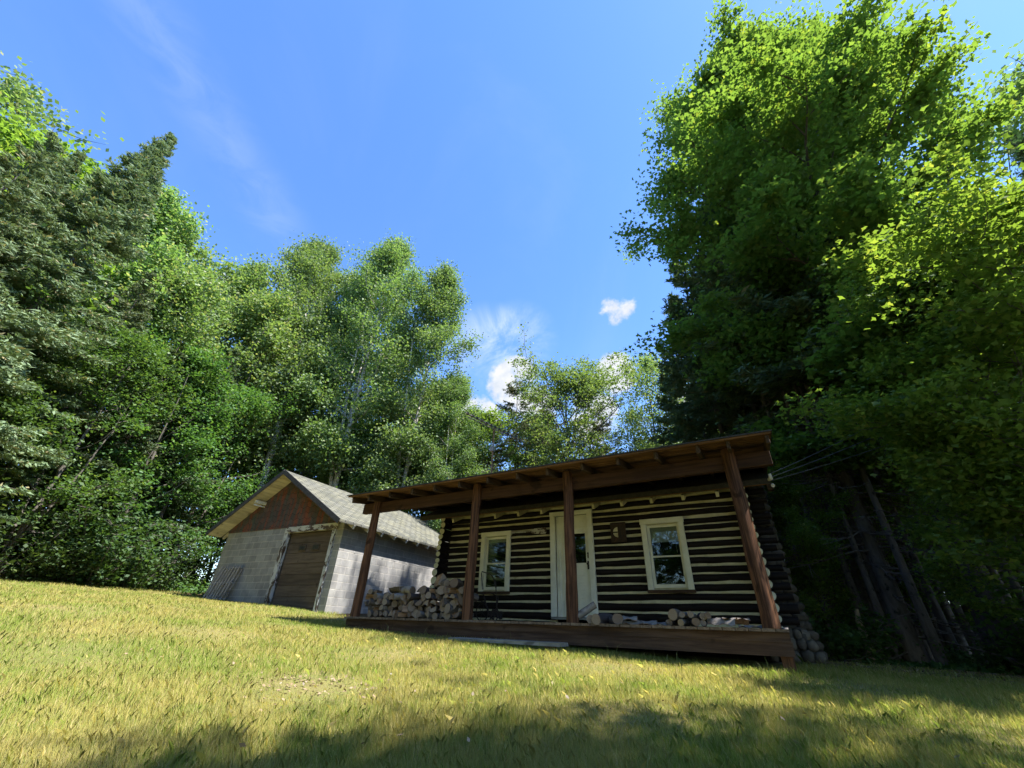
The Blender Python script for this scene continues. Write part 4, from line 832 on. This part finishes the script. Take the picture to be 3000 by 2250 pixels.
KIND = {}
def kind(name, gen, tmat, lmat, k=4, tname='trunk', cname='crown'):
    tb, V = gen; KIND[name] = (tb.mesh(tname, M[tmat]), quad_mesh(cname, V, M[lmat], k), tname, cname)


def plant(kd, name, label, cat, x, y, s=1.0, rz=None, group=None, sz=None, dz=0.0, tilt=(0, 0)):
    tm, cm, tn, cn = KIND[kd]; o = thing(name, label, cat, (x, y, gz(x, y) - .03 + dz), 0, group); o.rotation_euler = (Euler((tilt[0], tilt[1], 0)).to_matrix() @ Matrix.Rotation(random.uniform(0, 6.28) if rz is None else rz, 3, 'Z')).to_euler(); o.scale = (s, s, sz or s)
    child(tn, tm, o); child(cn, cm, o); return o


pr_round = lambda t: (math.sin(math.pi * min(1, .22 + .78 * t)) ** .75) * .95 + .10
pr_maple = lambda t: (1 - max(0, t - .25) ** 1.7 * 1.22) * min(1, .62 + 2.0 * t)
pr_tall = lambda t: (math.sin(math.pi * (.18 + .8 * t)) ** .8) * .9 + .12
pr_high = lambda t: .45 + .6 * math.sin(math.pi * (t * .9 + .08))

# the big maple to the right of the cabin
kind('maple', decid(11, 24.2, .15, 4.7, 78, 270000, .128, pr_maple, .26, (6, 62), (.9, -.2), .3, .36, .40, 6, .95, 0, 9, .62, 0, .2), 'bark_maple', 'maple', 6)
kind('young_maple', decid(12, 9.0, .16, 2.6, 32, 30000, .115, pr_round, .08, (15, 60), (.2, .1), .3, .28, .5, 6, .9, 0, 6), 'bark_grey', 'mapled', 6)
kind('birch_a', decid(21, 24.0, .22, 2.9, 54, 62000, .15, pr_tall, .17, (5, 50), (.4, .2), .9, .38, .85, 4, .15, 1, 7, .7, .5), 'bark_birch', 'birch')
kind('birch_b', decid(22, 24.0, .20, 3.2, 56, 64000, .15, pr_tall, .17, (8, 52), (-.3, .5), .8, .40, .85, 4, .15, 2, 7, .7, .5), 'bark_birch', 'birch')
kind('aspen_a', decid(31, 19.0, .22, 2.7, 40, 32000, .165, pr_tall, .16, (20, 60), (.5, .3), .6, .38, .8, 4, .3, 0, 6, .75), 'bark_grey', 'aspen')
kind('aspen_b', decid(32, 17.0, .15, 3.1, 38, 34000, .165, pr_round, .16, (20, 60), (-.4, .2), .6, .40, .8, 4, .3, 1, 6, .75), 'bark_grey', 'aspen')
kind('airy', decid(33, 20.0, .35, 3.2, 26, 6000, .19, pr_tall, .15, (30, 70), (.4, .3), .6, .42, .8, 4, .3, 0, 6, .75), 'bark_grey', 'aspen')
kind('oak', decid(34, 17.0, .38, 4.6, 40, 27000, .18, pr_high, .20, (30, 68), (.3, .2), .5, .42, .6, 4, .5, 3, 6, .75, 0, .4), 'bark_dark', 'oak')
kind('leafy', decid(35, 12.0, .10, 3.0, 34, 30000, .155, pr_round, .10, (15, 60), (.2, .2), .5, .34, .6, 4, .6, 1, 6), 'bark_grey', 'mapled')
kind('leafy_painted_shade', decid(36, 11.0, .08, 2.8, 30, 15000, .16, pr_round, .10, (10, 55), (.2, -.2), .5, .34, .5, 4, .6, 2, 6), 'bark_grey', 'shrub')  # leafy tree in the darker shrub leaf, so its colour carries woodland shade
kind('spruce', conifer(41, 18.0, .10, 3.0, 36, 8, .20, 82000, .42, .6, (.19, .055), .25, .9), 'bark_grey', 'spruce')
kind('spruce_thin', conifer(42, 16.0, .30, 2.4, 26, 6, .17, 26000, .5, 1.0, (.22, .055), .2, .8), 'bark_grey', 'spruce')
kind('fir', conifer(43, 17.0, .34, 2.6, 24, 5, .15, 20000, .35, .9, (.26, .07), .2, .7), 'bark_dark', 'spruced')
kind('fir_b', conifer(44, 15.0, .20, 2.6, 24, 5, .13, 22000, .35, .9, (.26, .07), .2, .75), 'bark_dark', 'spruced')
kind('pine', conifer(45, 16.0, .42, 3.0, 13, 5, .16, 11000, .1, .5, (.24, .06), .55, .55, .25), 'bark_dark', 'pine')
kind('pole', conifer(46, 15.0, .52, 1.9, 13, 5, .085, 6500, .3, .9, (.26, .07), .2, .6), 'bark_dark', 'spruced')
kind('shrub_a', shrub(51, 1.7, 1.1, 16, 3000, .12, .17), 'bark_grey', 'shrub', 4, 'stems', 'foliage')
M['painted_shade_shrub'] = leafmat('painted_shade_shrub_leaf', (.040, .078, .028), (.068, .118, .040), (.10, .15, .05), .42, (1.4, 1.45, .6), .015, .55, .1)  # darker copy of the shrub leaf: lawn edge shade put into the colour
kind('edge_shrub', shrub(54, 2.6, 1.5, 20, 2900, .13, .22), 'bark_grey', 'painted_shade_shrub', 4, 'stems', 'foliage')
kind('shrub_b', shrub(52, 2.8, 1.5, 18, 4600, .13, .24), 'bark_grey', 'shrub', 4, 'stems', 'foliage')
kind('shrub_c', shrub(53, .8, .8, 14, 1300, .10, .12), 'bark_grey', 'fern', 4, 'stems', 'foliage')

random.seed(77)
# --- the maple and what stands by it
mxp, myp = polar(16.2, 13.1)
plant('maple', 'maple_tree', 'huge sunlit maple rising beside the cabin right wall out of the frame', 'tree', mxp, myp, 1.0, .6)

def row(kd, name, cat, items, group=None):
    for az, dist, s, label in items: plant(kd, name, label, cat, *polar(az, dist), s, None, group)

# --- birches behind the garage
bx, by = polar(-60.8, 22.5); plant('birch_a', 'birch_tree', 'tall white trunked birch leaning left behind the garage roof peak', 'tree', bx, by, 1.10, 2.1, 'tall birches behind the garage', tilt=(R(-2.5), R(-13)))
bx, by = polar(-53.4, 22.5); plant('birch_b', 'birch_tree', 'tall upright birch behind the middle of the garage roof', 'tree', bx, by, 1.0, 0.4, 'tall birches behind the garage')
bx, by = polar(-45.0, 21.5); plant('birch_a', 'birch_tree', 'broad birch crown between garage roof and rooftop antenna', 'tree', bx, by, .84, 4.0, 'tall birches behind the garage', tilt=(0, R(2)))
bx, by = polar(-38.0, 20.5); plant('birch_b', 'birch_tree', 'lower birch with drooping leaves just left of the rooftop antenna', 'tree', bx, by, .50, 1.0, 'tall birches behind the garage')
bx, by = polar(-57, 27); plant('birch_b', 'birch_tree', 'rear birch half hidden between the two tall birches', 'tree', bx, by, .92, 3.0, 'tall birches behind the garage')
# --- left wall of the clearing
bx, by = polar(-86.8, 17.2); plant('spruce', 'spruce_tree', 'tall pointed grey green spruce standing above the left trees', 'tree', bx, by, .95, 1.0, None, .925)
row('spruce_thin', 'spruce_tree', 'tree', [(-93.5, 14.5, .70, 'spruce with bare dead lower branches at the left edge'), (-89.5, 19, .72, 'thin spruce behind the pointed spruce at left'), (-80.5, 19.5, .72, 'thin grey spruce right of the tall pointed spruce'), (-97.5, 16.5, .74, 'half cropped spruce at the far left edge of the photo')], 'left spruces')
row('spruce', 'spruce_tree', 'tree', [(-91.5, 16.8, .72, 'dense spruce filling the left edge below the bright maple'), (-98, 13.5, .5, 'low spruce at the far left beside the lawn edge')], 'left spruces')
plant('leafy', 'maple_tree', 'bright sunlit maple crown at the upper left edge', 'tree', *polar(-95.0, 19.5), 1.16, 2.0)
plant('airy', 'aspen_tree', 'tall thin crowned aspen above the bright maple at upper left', 'tree', *polar(-98.0, 25), .98, .3)
row('aspen_a', 'aspen_tree', 'tree', [(-82.0, 22.5, .92, 'tall aspen right behind the pointed spruce'), (-79.0, 24, .90, 'aspen with fluttering top beside the pointed spruce'), (-73.0, 26, .98, 'slim aspen in the gap left of the tall birches'), (-48.5, 29, .95, 'aspen showing behind the right birch')], 'aspens behind the left trees')
row('aspen_b', 'aspen_tree', 'tree', [(-76.5, 22, .80, 'round crowned aspen low between spruce and birches'), (-69.0, 24, .92, 'round crowned aspen directly left of the leaning birch'), (-65.0, 28, 1.0, 'aspen behind the leaning birch'), (-42, 27, .85, 'aspen behind the antenna mast'), (-88, 26, 1.1, 'tall aspen hidden behind the left spruces')], 'aspens behind the left trees')
row('leafy_painted_shade', 'broadleaf_tree', 'tree', [(-84.5, 18.0, .66, 'low leafy tree at the foot of the pointed spruce'), (-78.5, 18.6, .74, 'low leafy tree by the lawn edge between spruce and garage'), (-72.0, 20.5, .82, 'dark leafy tree to the left of the garage gable'), (-67.0, 22.5, .80, 'leafy tree directly behind the garage left corner'), (-75.5, 21.5, .85, 'shaded leafy tree in the middle of the left lawn edge'), (-88.5, 18.5, .7, 'shaded leafy tree under the left spruces')], 'leafy trees round the clearing')
row('leafy', 'broadleaf_tree', 'tree', [(-63.5, 26.0, .78, 'leafy tree behind the garage peak'), (-49.5, 24.5, .78, 'leafy tree low between the two tall birches, behind the garage roof'), (-44.0, 23.5, .80, 'leafy tree above the right end of the garage roof'), (-35.5, 22.0, .86, 'light green leafy tree directly behind the antenna boom'), (-39.8, 24.5, .85, 'leafy tree filling the gap left of the antenna'), (-58.0, 26.5, .82, 'leafy tree behind the garage roof beside the leaning birch'), (-54.0, 27.5, .85, 'leafy tree behind the upright birch trunk'), (-60.5, 29, .9, 'rear leafy tree above the garage peak'), (-51.0, 29, .9, 'rear leafy tree above the middle of the garage roof'), (-47.0, 27, .85, 'rear leafy tree above the right part of the garage roof')], 'leafy trees round the clearing')
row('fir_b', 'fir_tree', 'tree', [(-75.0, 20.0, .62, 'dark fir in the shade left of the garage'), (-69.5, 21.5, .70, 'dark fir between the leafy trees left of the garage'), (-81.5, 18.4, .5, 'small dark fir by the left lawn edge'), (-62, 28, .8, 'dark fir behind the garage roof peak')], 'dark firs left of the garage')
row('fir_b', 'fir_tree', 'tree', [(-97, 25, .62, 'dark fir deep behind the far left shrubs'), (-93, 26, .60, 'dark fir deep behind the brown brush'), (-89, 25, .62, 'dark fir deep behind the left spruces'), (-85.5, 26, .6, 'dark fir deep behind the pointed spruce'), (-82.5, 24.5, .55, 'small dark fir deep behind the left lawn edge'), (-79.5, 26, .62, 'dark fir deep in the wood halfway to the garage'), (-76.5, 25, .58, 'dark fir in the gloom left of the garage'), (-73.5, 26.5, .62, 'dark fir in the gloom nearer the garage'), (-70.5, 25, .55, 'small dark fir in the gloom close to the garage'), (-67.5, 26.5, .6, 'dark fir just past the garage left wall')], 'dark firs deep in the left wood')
# --- centre, behind the cabin
plant('oak', 'oak_tree', 'airy tree with dark forked trunk above the middle of the porch roof', 'tree', *polar(-21.6, 22.5), .74, 1.2)
row('pine', 'pine_tree', 'tree', [(-29.5, 25, .92, 'thin dark pine left of the forked tree'), (-25.5, 28, 1.0, 'pine partly behind the forked tree'), (-16.5, 25, .74, 'thin brownish pine right of the forked tree'), (-32.5, 22, .62, 'low dark pine next to the antenna boom tip'), (-18.5, 29, 1.0, 'rear pine behind the forked tree')], 'pines behind the cabin')
row('airy', 'poplar_tree', 'tree', [(-9.3, 26, .82, 'slender pale poplar between forked tree and maple'), (-6.0, 25, .75, 'pale poplar against the left edge of the maple'), (-12.0, 28, .66, 'thin poplar behind the slender poplar'), (-35.5, 28, .62, 'thin poplar behind the antenna')], 'pale poplars behind the cabin')
row('aspen_b', 'poplar_tree', 'tree', [(-9.5, 30, .70, 'rounded pale poplar low over the porch roof'), (-5, 30, .85, 'rounded poplar in front of the dark firs'), (-27, 31, .85, 'low rounded poplar left behind the forked tree')], 'pale poplars behind the cabin')
# --- dark wood on the right
FT = ['dark fir with bare lower trunk', 'thin dark conifer pole', 'shaded fir trunk with dead twigs', 'dark conifer']
WH = ['right behind the chimney', 'just right of the cabin chimney', 'in the gloom beside the stone foundation', 'in the dark wood past the chimney', 'in the middle of the dark wood', 'behind the maple trunk', 'beside the maple trunk', 'at the right edge of the wood', 'deep in the right wood', 'beyond the right edge of the lawn']
used = set()
def wood_label(az, dist):
    a = 'chimney' if az < 5.5 else 'sunny leaf litter' if az < 9.5 else 'lawn shadow' if az < 13 else 'maple trunk' if az < 19 else 'right frame edge'
    dd = 'front row' if dist < 13.5 else 'second row' if dist < 17 else 'third row' if dist < 21 else 'last row'
    side = 'by'
    for w in ('', 'slim ', 'thicker ', 'crooked ', 'straight ', 'scraggy ', 'tall ', 'short ', 'knotty ', 'bare stemmed ', 'twiggy ', 'mossy '):
        l = f'{w}dark conifer, {dd} of the right wood, {side} the {a}'
        if l not in used: used.add(l); return l
    return l + ' too'
pl = [(-3.0, 17.5, 1.0, 'fir_b'), (-.8, 15.8, .95, 'fir'), (1.5, 18.5, 1.1, 'fir_b'), (3.6, 15.0, .95, 'fir'), (5.0, 13.4, .9, 'pole'), (6.1, 15.5, 1.0, 'pole'), (7.3, 13.0, 1.0, 'pole'), (8.1, 14.3, 1.05, 'pole'), (9.2, 13.0, .95, 'pole'), (10.1, 12.8, 1.1, 'fir'), (11.0, 14.6, .9, 'pole'), (11.8, 12.6, 1.05, 'pole'), (12.9, 13.6, .95, 'pole'), (13.6, 15.8, 1.0, 'pole'), (18.5, 12.4, .8, 'pole'), (20.2, 13.2, 1.0, 'pole'), (22.0, 14.8, .9, 'pole'), (24.0, 13.5, .9, 'pole'),
      (5.6, 14.2, 1.0, 'pole'), (6.6, 13.6, .9, 'pole'), (7.7, 15.4, 1.0, 'pole'), (8.7, 12.6, .9, 'pole'), (9.7, 14.6, 1.05, 'pole'), (10.6, 13.8, .95, 'pole'), (12.4, 15.0, 1.0, 'pole'), (14.3, 14.2, .95, 'pole'), (17.6, 14.0, 1.0, 'pole'), (19.2, 15.2, 1.0, 'pole'), (5.2, 17, 1.0, 'pole'), (21.0, 12.4, .9, 'pole'),
      (4.4, 19, 1.0, 'fir_b'), (6.8, 18, 1.0, 'pole'), (9.0, 19, 1.05, 'pole'), (11.4, 18.5, 1.0, 'pole'), (14.2, 19.5, 1.05, 'pole'), (16.5, 18, 1.0, 'pole'), (19.5, 19, 1.05, 'fir'), (22.5, 18, 1.05, 'pole'), (2.5, 23, 1.15, 'fir_b'), (8.8, 24.5, 1.1, 'fir_b'), (15.5, 25, 1.1, 'fir_b'), (-5.5, 22, .98, 'fir_b')]
for az, dist, s, kd in pl: plant(kd, 'fir_tree', wood_label(az, dist), 'tree', *polar(az, dist), s, None, 'dark conifers of the right wood')
plant('spruce', 'spruce_tree', 'dark spruce top showing at the right edge behind the maple', 'tree', *polar(36.0, 22), 1.08, 1.0)
plant('airy', 'poplar_tree', 'wind blown thin crown behind the upper right of the maple', 'tree', *polar(39.0, 21.0), 1.0, 1.0)
row('young_maple', 'maple_sapling', 'tree', [(24.5, 9.3, .70, 'young maple with glinting leaves at the right edge of the wood'), (30.0, 8.7, .72, 'young maple cropped by the right edge, leaves in the sun'), (19.3, 10.8, .5, 'small maple sapling right of the big maple trunk'), (4.3, 12.6, .42, 'small maple sapling behind the stone chimney'), (9.0, 16.3, .55, 'pale green sapling between the dark trunks'), (13.2, 14.6, .5, 'sapling beside the big maple trunk, in half shade'), (35, 12.5, .8, 'maple sapling beyond the right edge')], 'young maples in the right wood')
row('leafy', 'broadleaf_tree', 'tree', [(6.5, 27, .8, 'sunlit leafy tree far behind the dark trunks'), (12, 28, .8, 'leafy tree far behind the right wood'), (18, 28, .85, 'leafy tree far behind the maple trunk'), (24, 22, .95, 'leafy tree behind the young maples at the right edge'), (29.5, 19, .95, 'leafy tree past the right edge of the maple crown'), (35, 20, 1.0, 'leafy tree beyond the right frame edge'), (2, 27, .8, 'leafy tree far behind the chimney'), (4.8, 23, .7, 'leafy tree deep in the wood past the chimney'), (9.4, 22, .72, 'leafy tree deep in the wood above the leaf litter'), (14.8, 22.5, .75, 'leafy tree deep in the wood beside the maple trunk'), (20.5, 23, .8, 'leafy tree deep in the wood right of the maple trunk')], 'leafy trees behind the right wood')
row('leafy_painted_shade', 'broadleaf_tree', 'tree', [(1.5, 29, .9, 'leafy tree at the very back behind the chimney'), (4.6, 29.5, .85, 'leafy tree at the very back of the wood, past the chimney'), (7.4, 30, .9, 'leafy tree at the very back above the leaf litter'), (10.2, 29, .85, 'leafy tree at the very back between the dark trunks'), (13.0, 30, .9, 'leafy tree at the very back left of the maple trunk'), (15.8, 29, .9, 'leafy tree at the very back behind the maple trunk'), (18.6, 30, .85, 'leafy tree at the very back right of the maple trunk'), (21.4, 28, .9, 'leafy tree at the very back under the young maples'), (24.4, 27, .85, 'leafy tree at the very back near the right edge'), (27.5, 25, .85, 'leafy tree at the very back at the right edge')], 'leafy trees at the back of the right wood')
row('shrub_b', 'leafy_shrub', 'shrub', [(16.8, 24, 1.2, 'shrub far behind the maple trunk'), (19.5, 23, 1.2, 'shrub far back right of the maple trunk'), (22.5, 22, 1.2, 'shrub far back under the young maples'), (25.0, 20, 1.1, 'shrub far back at the right edge'), (13.5, 25, 1.2, 'shrub far back left of the maple trunk'), (5.6, 25, 1.2, 'shrub far back past the chimney'), (2.6, 21, 1.1, 'shrub far back behind the chimney')], 'shrubs in the right wood')
# --- behind the camera and out of frame to the right: they shade the lawn and mirror in the window panes
for x, y, s, kd in ((6.0, 2.9, .72, 'airy'), (8.6, 3.3, .90, 'airy'), (11.6, 2.0, 1.1, 'airy'), (5.4, -.2, .42, 'aspen_a'), (8.0, -1.4, .85, 'airy'), (13.0, -.6, 1.1, 'airy'), (10.2, 4.2, .95, 'airy'), (10.6, -2.6, .9, 'airy'), (6.0, -5.0, .8, 'aspen_b'),
                    *[(-26 + k * 3.1 + (k % 3) * .5, -9.5 - (k % 2) * 1.6, .95 + .1 * (k % 3), ('leafy', 'fir_b', 'leafy', 'spruce_thin')[k % 4]) for k in range(10)], *[(-28 + k * 4.2, -14 - (k % 2), 1.1, ('spruce', 'aspen_b', 'leafy')[k % 3]) for k in range(8)]):
    plant(kd, 'lawn_edge_tree', 'leafy tree on the near side of the lawn, out of the photo', 'tree', x, y, s, None, 'trees on the near side of the lawn')
# --- undergrowth
random.seed(9)
sh_l2 = [(-96, 22, 'shrub deep in the far left wood'), (-92.5, 21.5, 'shrub deep behind the brown brush'), (-89, 22, 'shrub deep under the left spruces'), (-86, 22.5, 'shrub deep behind the pointed spruce'), (-83.5, 22, 'shrub deep in the wood behind the lawn edge shrubs'), (-81, 22.8, 'shrub in the gloom behind the small fir'), (-78.5, 22.5, 'shrub in the gloom halfway to the garage'), (-76, 23, 'shrub in the gloom a few steps left of the garage'), (-73.5, 23, 'shrub in the gloom near the garage'), (-71, 23.2, 'shrub in the gloom close to the garage'), (-68.8, 23.6, 'shrub in the gloom against the garage left wall'), (-66, 24, 'shrub half hidden behind the garage left wall')]
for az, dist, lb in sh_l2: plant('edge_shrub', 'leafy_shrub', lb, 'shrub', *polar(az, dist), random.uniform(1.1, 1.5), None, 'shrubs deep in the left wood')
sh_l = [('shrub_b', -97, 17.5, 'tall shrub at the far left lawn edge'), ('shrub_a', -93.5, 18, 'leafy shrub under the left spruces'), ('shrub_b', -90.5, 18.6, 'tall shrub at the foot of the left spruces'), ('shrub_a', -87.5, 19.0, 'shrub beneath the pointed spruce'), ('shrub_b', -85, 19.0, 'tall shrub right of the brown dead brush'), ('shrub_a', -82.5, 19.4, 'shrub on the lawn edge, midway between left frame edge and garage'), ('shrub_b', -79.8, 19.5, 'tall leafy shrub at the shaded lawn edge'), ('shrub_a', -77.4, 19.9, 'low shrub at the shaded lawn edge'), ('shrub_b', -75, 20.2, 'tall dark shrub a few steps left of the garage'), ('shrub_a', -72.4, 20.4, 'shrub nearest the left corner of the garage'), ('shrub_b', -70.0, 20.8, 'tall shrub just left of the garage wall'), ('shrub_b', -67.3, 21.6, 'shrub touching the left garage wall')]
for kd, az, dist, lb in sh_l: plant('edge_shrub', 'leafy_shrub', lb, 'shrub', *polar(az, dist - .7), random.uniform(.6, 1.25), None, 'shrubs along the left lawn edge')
for kd, az, dist, lb, s in [('shrub_a', 4.6, 12.2, 'low leafy shrub beside the stone foundation', .75), ('shrub_a', 6.0, 13.0, 'shrub in front of the first dark trunks', .6), ('shrub_a', 3.6, 14.5, 'shrub behind the chimney', .8), ('shrub_a', 8.6, 16.5, 'shrub in the dark wood', .7), ('shrub_a', 11.5, 17, 'shrub deep between the dark trunks', .7), ('shrub_a', 14.0, 12.8, 'shrub left of the big maple trunk', .5), ('shrub_a', 18.2, 13.0, 'shrub right of the maple trunk', .7), ('shrub_b', 22.0, 12.4, 'tall shrub at the right edge of the wood', .8), ('shrub_b', 26.0, 10.6, 'shrub cropped by the right edge', .8)]:
    plant(kd, 'leafy_shrub', lb, 'shrub', *polar(az, dist), s, None, 'shrubs in the right wood')
for k, (az, dist, s, lb) in enumerate(((-98, 17.2, 1.0, 'bright green fern clump at the far left lawn edge'), (-96, 17.4, .9, 'bright fern clump next to the far left one'), (-94.6, 17.8, .8, 'fern clump before the brown brush'), (-89.0, 18.4, .7, 'small fern clump right of the brown brush'))):
    plant('shrub_c', 'fern_clump', lb, 'fern', *polar(az, dist), s, None, 'ferns at the left lawn edge')
rg = np.random.default_rng(8); bm_ = MB(); x0, y0 = polar(-92.3, 18.2)
for k in range(70):
    a = rg.uniform(0, 6.28); p0 = Vector((rg.normal() * .9, rg.normal() * .5, rg.uniform(0, .25))); bm_.tube([p0, p0 + Vector((math.cos(a) * .4, math.sin(a) * .4, .2)), p0 + Vector((math.cos(a) * .8, math.sin(a) * .8, rg.uniform(.0, .5)))], [.012, .008, .003], 4, 0, smooth=False)
br = thing('dead_brush', 'heap of brown dead brush at the left lawn edge', 'brush', (x0, y0, gz(x0, y0)), .3); bm_.build('branches', M['bark_grey'], br, True)
c = np.stack([rg.normal(size=2600) * 1.0, rg.normal(size=2600) * .55, np.abs(rg.normal(size=2600)) * .28 + .03], 1); child('needles', quad_mesh('needles', leaf_quads(rg, c, .13, .2, .3), M['deadfern']), br)
# dead pale stub in the right wood
q = MB(); sx, sy = polar(6.9, 12.2); q.tube([(0, 0, -.1), (.02, 0, .35), (.0, .02, .72), (.03, 0, .95)], [.075, .07, .06, .035], 9, 0, noise=.12); o = q.build('tree_stump', bark('pale_dead_wood', (.36, .30, .20), (.25, .20, .13))); o.location = (sx, sy, gz(sx, sy)); tag(o, 'short pale broken stump in front of the dark trunks', 'stump')
# leaf litter by the foundation
rg = np.random.default_rng(14); n = 8200; lx = rg.uniform(.35, 3.2, n); ly = 9.25 + (lx - .3) * .42 + rg.normal(size=n) * .45; lx2 = rg.uniform(.5, 14, 3000); ly2 = 11.4 + rg.uniform(0, 6, 3000); lx3 = np.concatenate([rg.uniform(-7, 2, 110), -3.7 + rg.normal(size=260) * .38]); ly3 = np.concatenate([rg.uniform(1.5, 6, 110), 3.05 + rg.normal(size=260) * .28]); lx = np.concatenate([lx, lx2, lx3]); ly = np.concatenate([ly, ly2, ly3])
c = np.stack([lx, ly, gza(lx, ly) + .015 + np.abs(rg.normal(size=len(lx))) * .015 + (ly < 6.2) * rg.uniform(0, .05, len(lx)) * (np.abs(lx + 3.7) > .8)], 1); lit = bpy.data.objects.new('leaf_litter', quad_mesh('leaf_litter', leaf_quads(rg, c, .036, 1.4, .6), leafmat('dead_leaf', (.22, .15, .085), (.36, .27, .17), (.13, .085, .05), .1, (1, 1, 1), .04, .5, .3))); C.objects.link(lit); lit['kind'] = 'stuff'
# forest undergrowth: ground cover that reads as one mass
rg = np.random.default_rng(15); n = 46000; az = np.concatenate([rg.uniform(-100, -57, n // 2), rg.uniform(0, 32, n // 2)]); dd = np.concatenate([rg.uniform(18.5, 30, n // 2), rg.uniform(11.5, 26, n // 2)]); ux, uy = dd * np.sin(np.radians(az)), dd * np.cos(np.radians(az)); keep = ~lawn_mask(ux, uy) & ~((ux > -17.2) & (ux < -10) & (uy > 7.8) & (uy < 17.4)) & ~((ux < 1.2) & (ux > -8) & (uy < 14.5)); ux, uy = ux[keep], uy[keep]
hgt = (ux < 0) * .12 + .06 + (.12 + .23 * (ux < 0)) * (.5 + .5 * np.sin(ux * 1.3) * np.cos(uy * 1.7 + ux)); c = np.stack([ux, uy, gza(ux, uy) + rg.uniform(.02, 1, len(ux)) ** 1.3 * hgt], 1); un = bpy.data.objects.new('undergrowth', quad_mesh('undergrowth', leaf_quads(rg, c, .13, .8, .6), M['shrub'])); C.objects.link(un); un['kind'] = 'stuff'

# ------------------------------------------------------------------ grass
def blades(name, mat_, N, seed, azr, dr, hmin, hmax, wid, extra=None, hscale=True):
    rg = np.random.default_rng(seed); az = np.radians(rg.uniform(azr[0], azr[1], N)); dd = np.exp(rg.uniform(math.log(dr[0]), math.log(dr[1]), N)); x, y = dd * np.sin(az), dd * np.cos(az)
    keep = lawn_mask(x, y) & ~((x > -7.75) & (x < .02) & (y > 7.05)) & ~((x > -16.5) & (x < -10.7) & (y > 8.32)) & (y < 10.6) & ~((x > -4.85) & (x < -2.7) & (y > 6.35) & (y < 6.7))
    if extra is not None: keep &= extra(x, y, rg)
    keep &= ~((((x + 3.7) / .55) ** 2 + ((y - 3.05) / .42) ** 2 < rg.uniform(.2, 1.6, N)) & (rg.uniform(0, 1, N) < .85))
    x, y, dd = x[keep], y[keep], dd[keep]; n = len(x); z = gza(x, y) - .01; h = rg.uniform(hmin, hmax, n) * (.75 + .5 * (.5 + .5 * np.sin(x * 2.3 + 1.1 * y) * np.sin(y * 2.9 - x))); w = (wid + .00050 * dd) * rg.uniform(.6, 1.3, n)
    a = rg.uniform(0, 2 * np.pi, n); lx = rg.normal(size=n) * .32 - .10; ly = rg.normal(size=n) * .32; b = np.stack([x, y, z], 1); sd = np.stack([np.cos(a), np.sin(a), 0 * a], 1) * w[:, None] * .5; md = b + np.stack([lx * h * .35, ly * h * .35, h * .6], 1); tp = b + np.stack([lx * h * 1.0, ly * h * 1.0, h * np.clip(1.0 - .22 * (np.abs(lx) + np.abs(ly)), .45, 1)], 1)
    V = np.stack([b - sd, b + sd, md + sd * .75, tp, md - sd * .75], 1); return quad_mesh(name, V, mat_, 5)


m = bpy.data.materials.new('lawn_blade'); m.use_nodes = True; t = NT(m.node_tree); t.n.clear(); co = t.new('ShaderNodeTexCoord').outputs['Object']; rnd = t.new('ShaderNodeNewGeometry').outputs['Random Per Island']
pt = t.noise(co, .55, 5, .65); pt2 = t.noise(co, 2.6, 4, .6); f = t.math('ADD', t.math('MULTIPLY', t.ramp(pt, .35, .68), .40), t.math('ADD', t.math('MULTIPLY', t.ramp(pt2, .35, .7), .22), t.math('MULTIPLY', rnd, .52)))
col = t.mix(t.ramp(f, .24, .72), (.40, .35, .118), (.205, .278, .056)); col = t.mix(t.ramp(rnd, .86, .93), col, (.52, .45, .22)); col = t.mix(t.math('MULTIPLY', t.ramp(pt2, .62, .74), .35), col, (.30, .16, .07))
df = t.new('ShaderNodeBsdfDiffuse'); t.l.new(col, df.inputs[0]); tr = t.new('ShaderNodeBsdfTranslucent'); t.l.new(t.mix(1.0, col, (1.55, 1.55, 1.0), 'MULTIPLY'), tr.inputs[0]); mx = t.new('ShaderNodeMixShader'); mx.inputs[0].default_value = .55; t.l.new(df.outputs[0], mx.inputs[1]); t.l.new(tr.outputs[0], mx.inputs[2]); gn = t.new('ShaderNodeNewGeometry').outputs['Normal']; va = t.new('ShaderNodeVectorMath', operation='MULTIPLY_ADD'); t.l.new(gn, va.inputs[0]); va.inputs[1].default_value = (.45, .45, .45); va.inputs[2].default_value = (0, 0, .8)
vn = t.new('ShaderNodeVectorMath', operation='NORMALIZE'); t.l.new(va.outputs[0], vn.inputs[0]); t.l.new(vn.outputs[0], df.inputs['Normal']); mx.inputs[0].default_value = .48
o = t.new('ShaderNodeOutputMaterial'); t.l.new(mx.outputs[0], o.inputs[0]); M['grass'] = m
g = bpy.data.objects.new('lawn_grass', blades('lawn_grass', M['grass'], 640000, 4, (-92, 34), (2.0, 23), .04, .095, .0009)); C.objects.link(g); g['kind'] = 'stuff'
M['tallgrass'] = leafmat('seed_grass', (.16, .22, .05), (.30, .28, .10), None, .35, (1.2, 1.2, .6), .03)
tg = bpy.data.objects.new('tall_grass', blades('tall_grass', M['tallgrass'], 60000, 6, (-70, 20), (5.2, 12), .10, .22, .0012, lambda x, y, rg: (rg.uniform(0, 1, len(x)) < np.exp(-np.abs(y - 6.55) / .13) * .035 * (x > -8.5) * (x < 1.2) + .5 * np.exp(-(((x - 1.5) / 1.2) ** 2 + ((y - 8.9) / .5) ** 2)) * .3 + np.exp(-np.abs(y - 8.2) / .06) * .15 * (x < -10.6) ))); C.objects.link(tg); tg['kind'] = 'stuff'
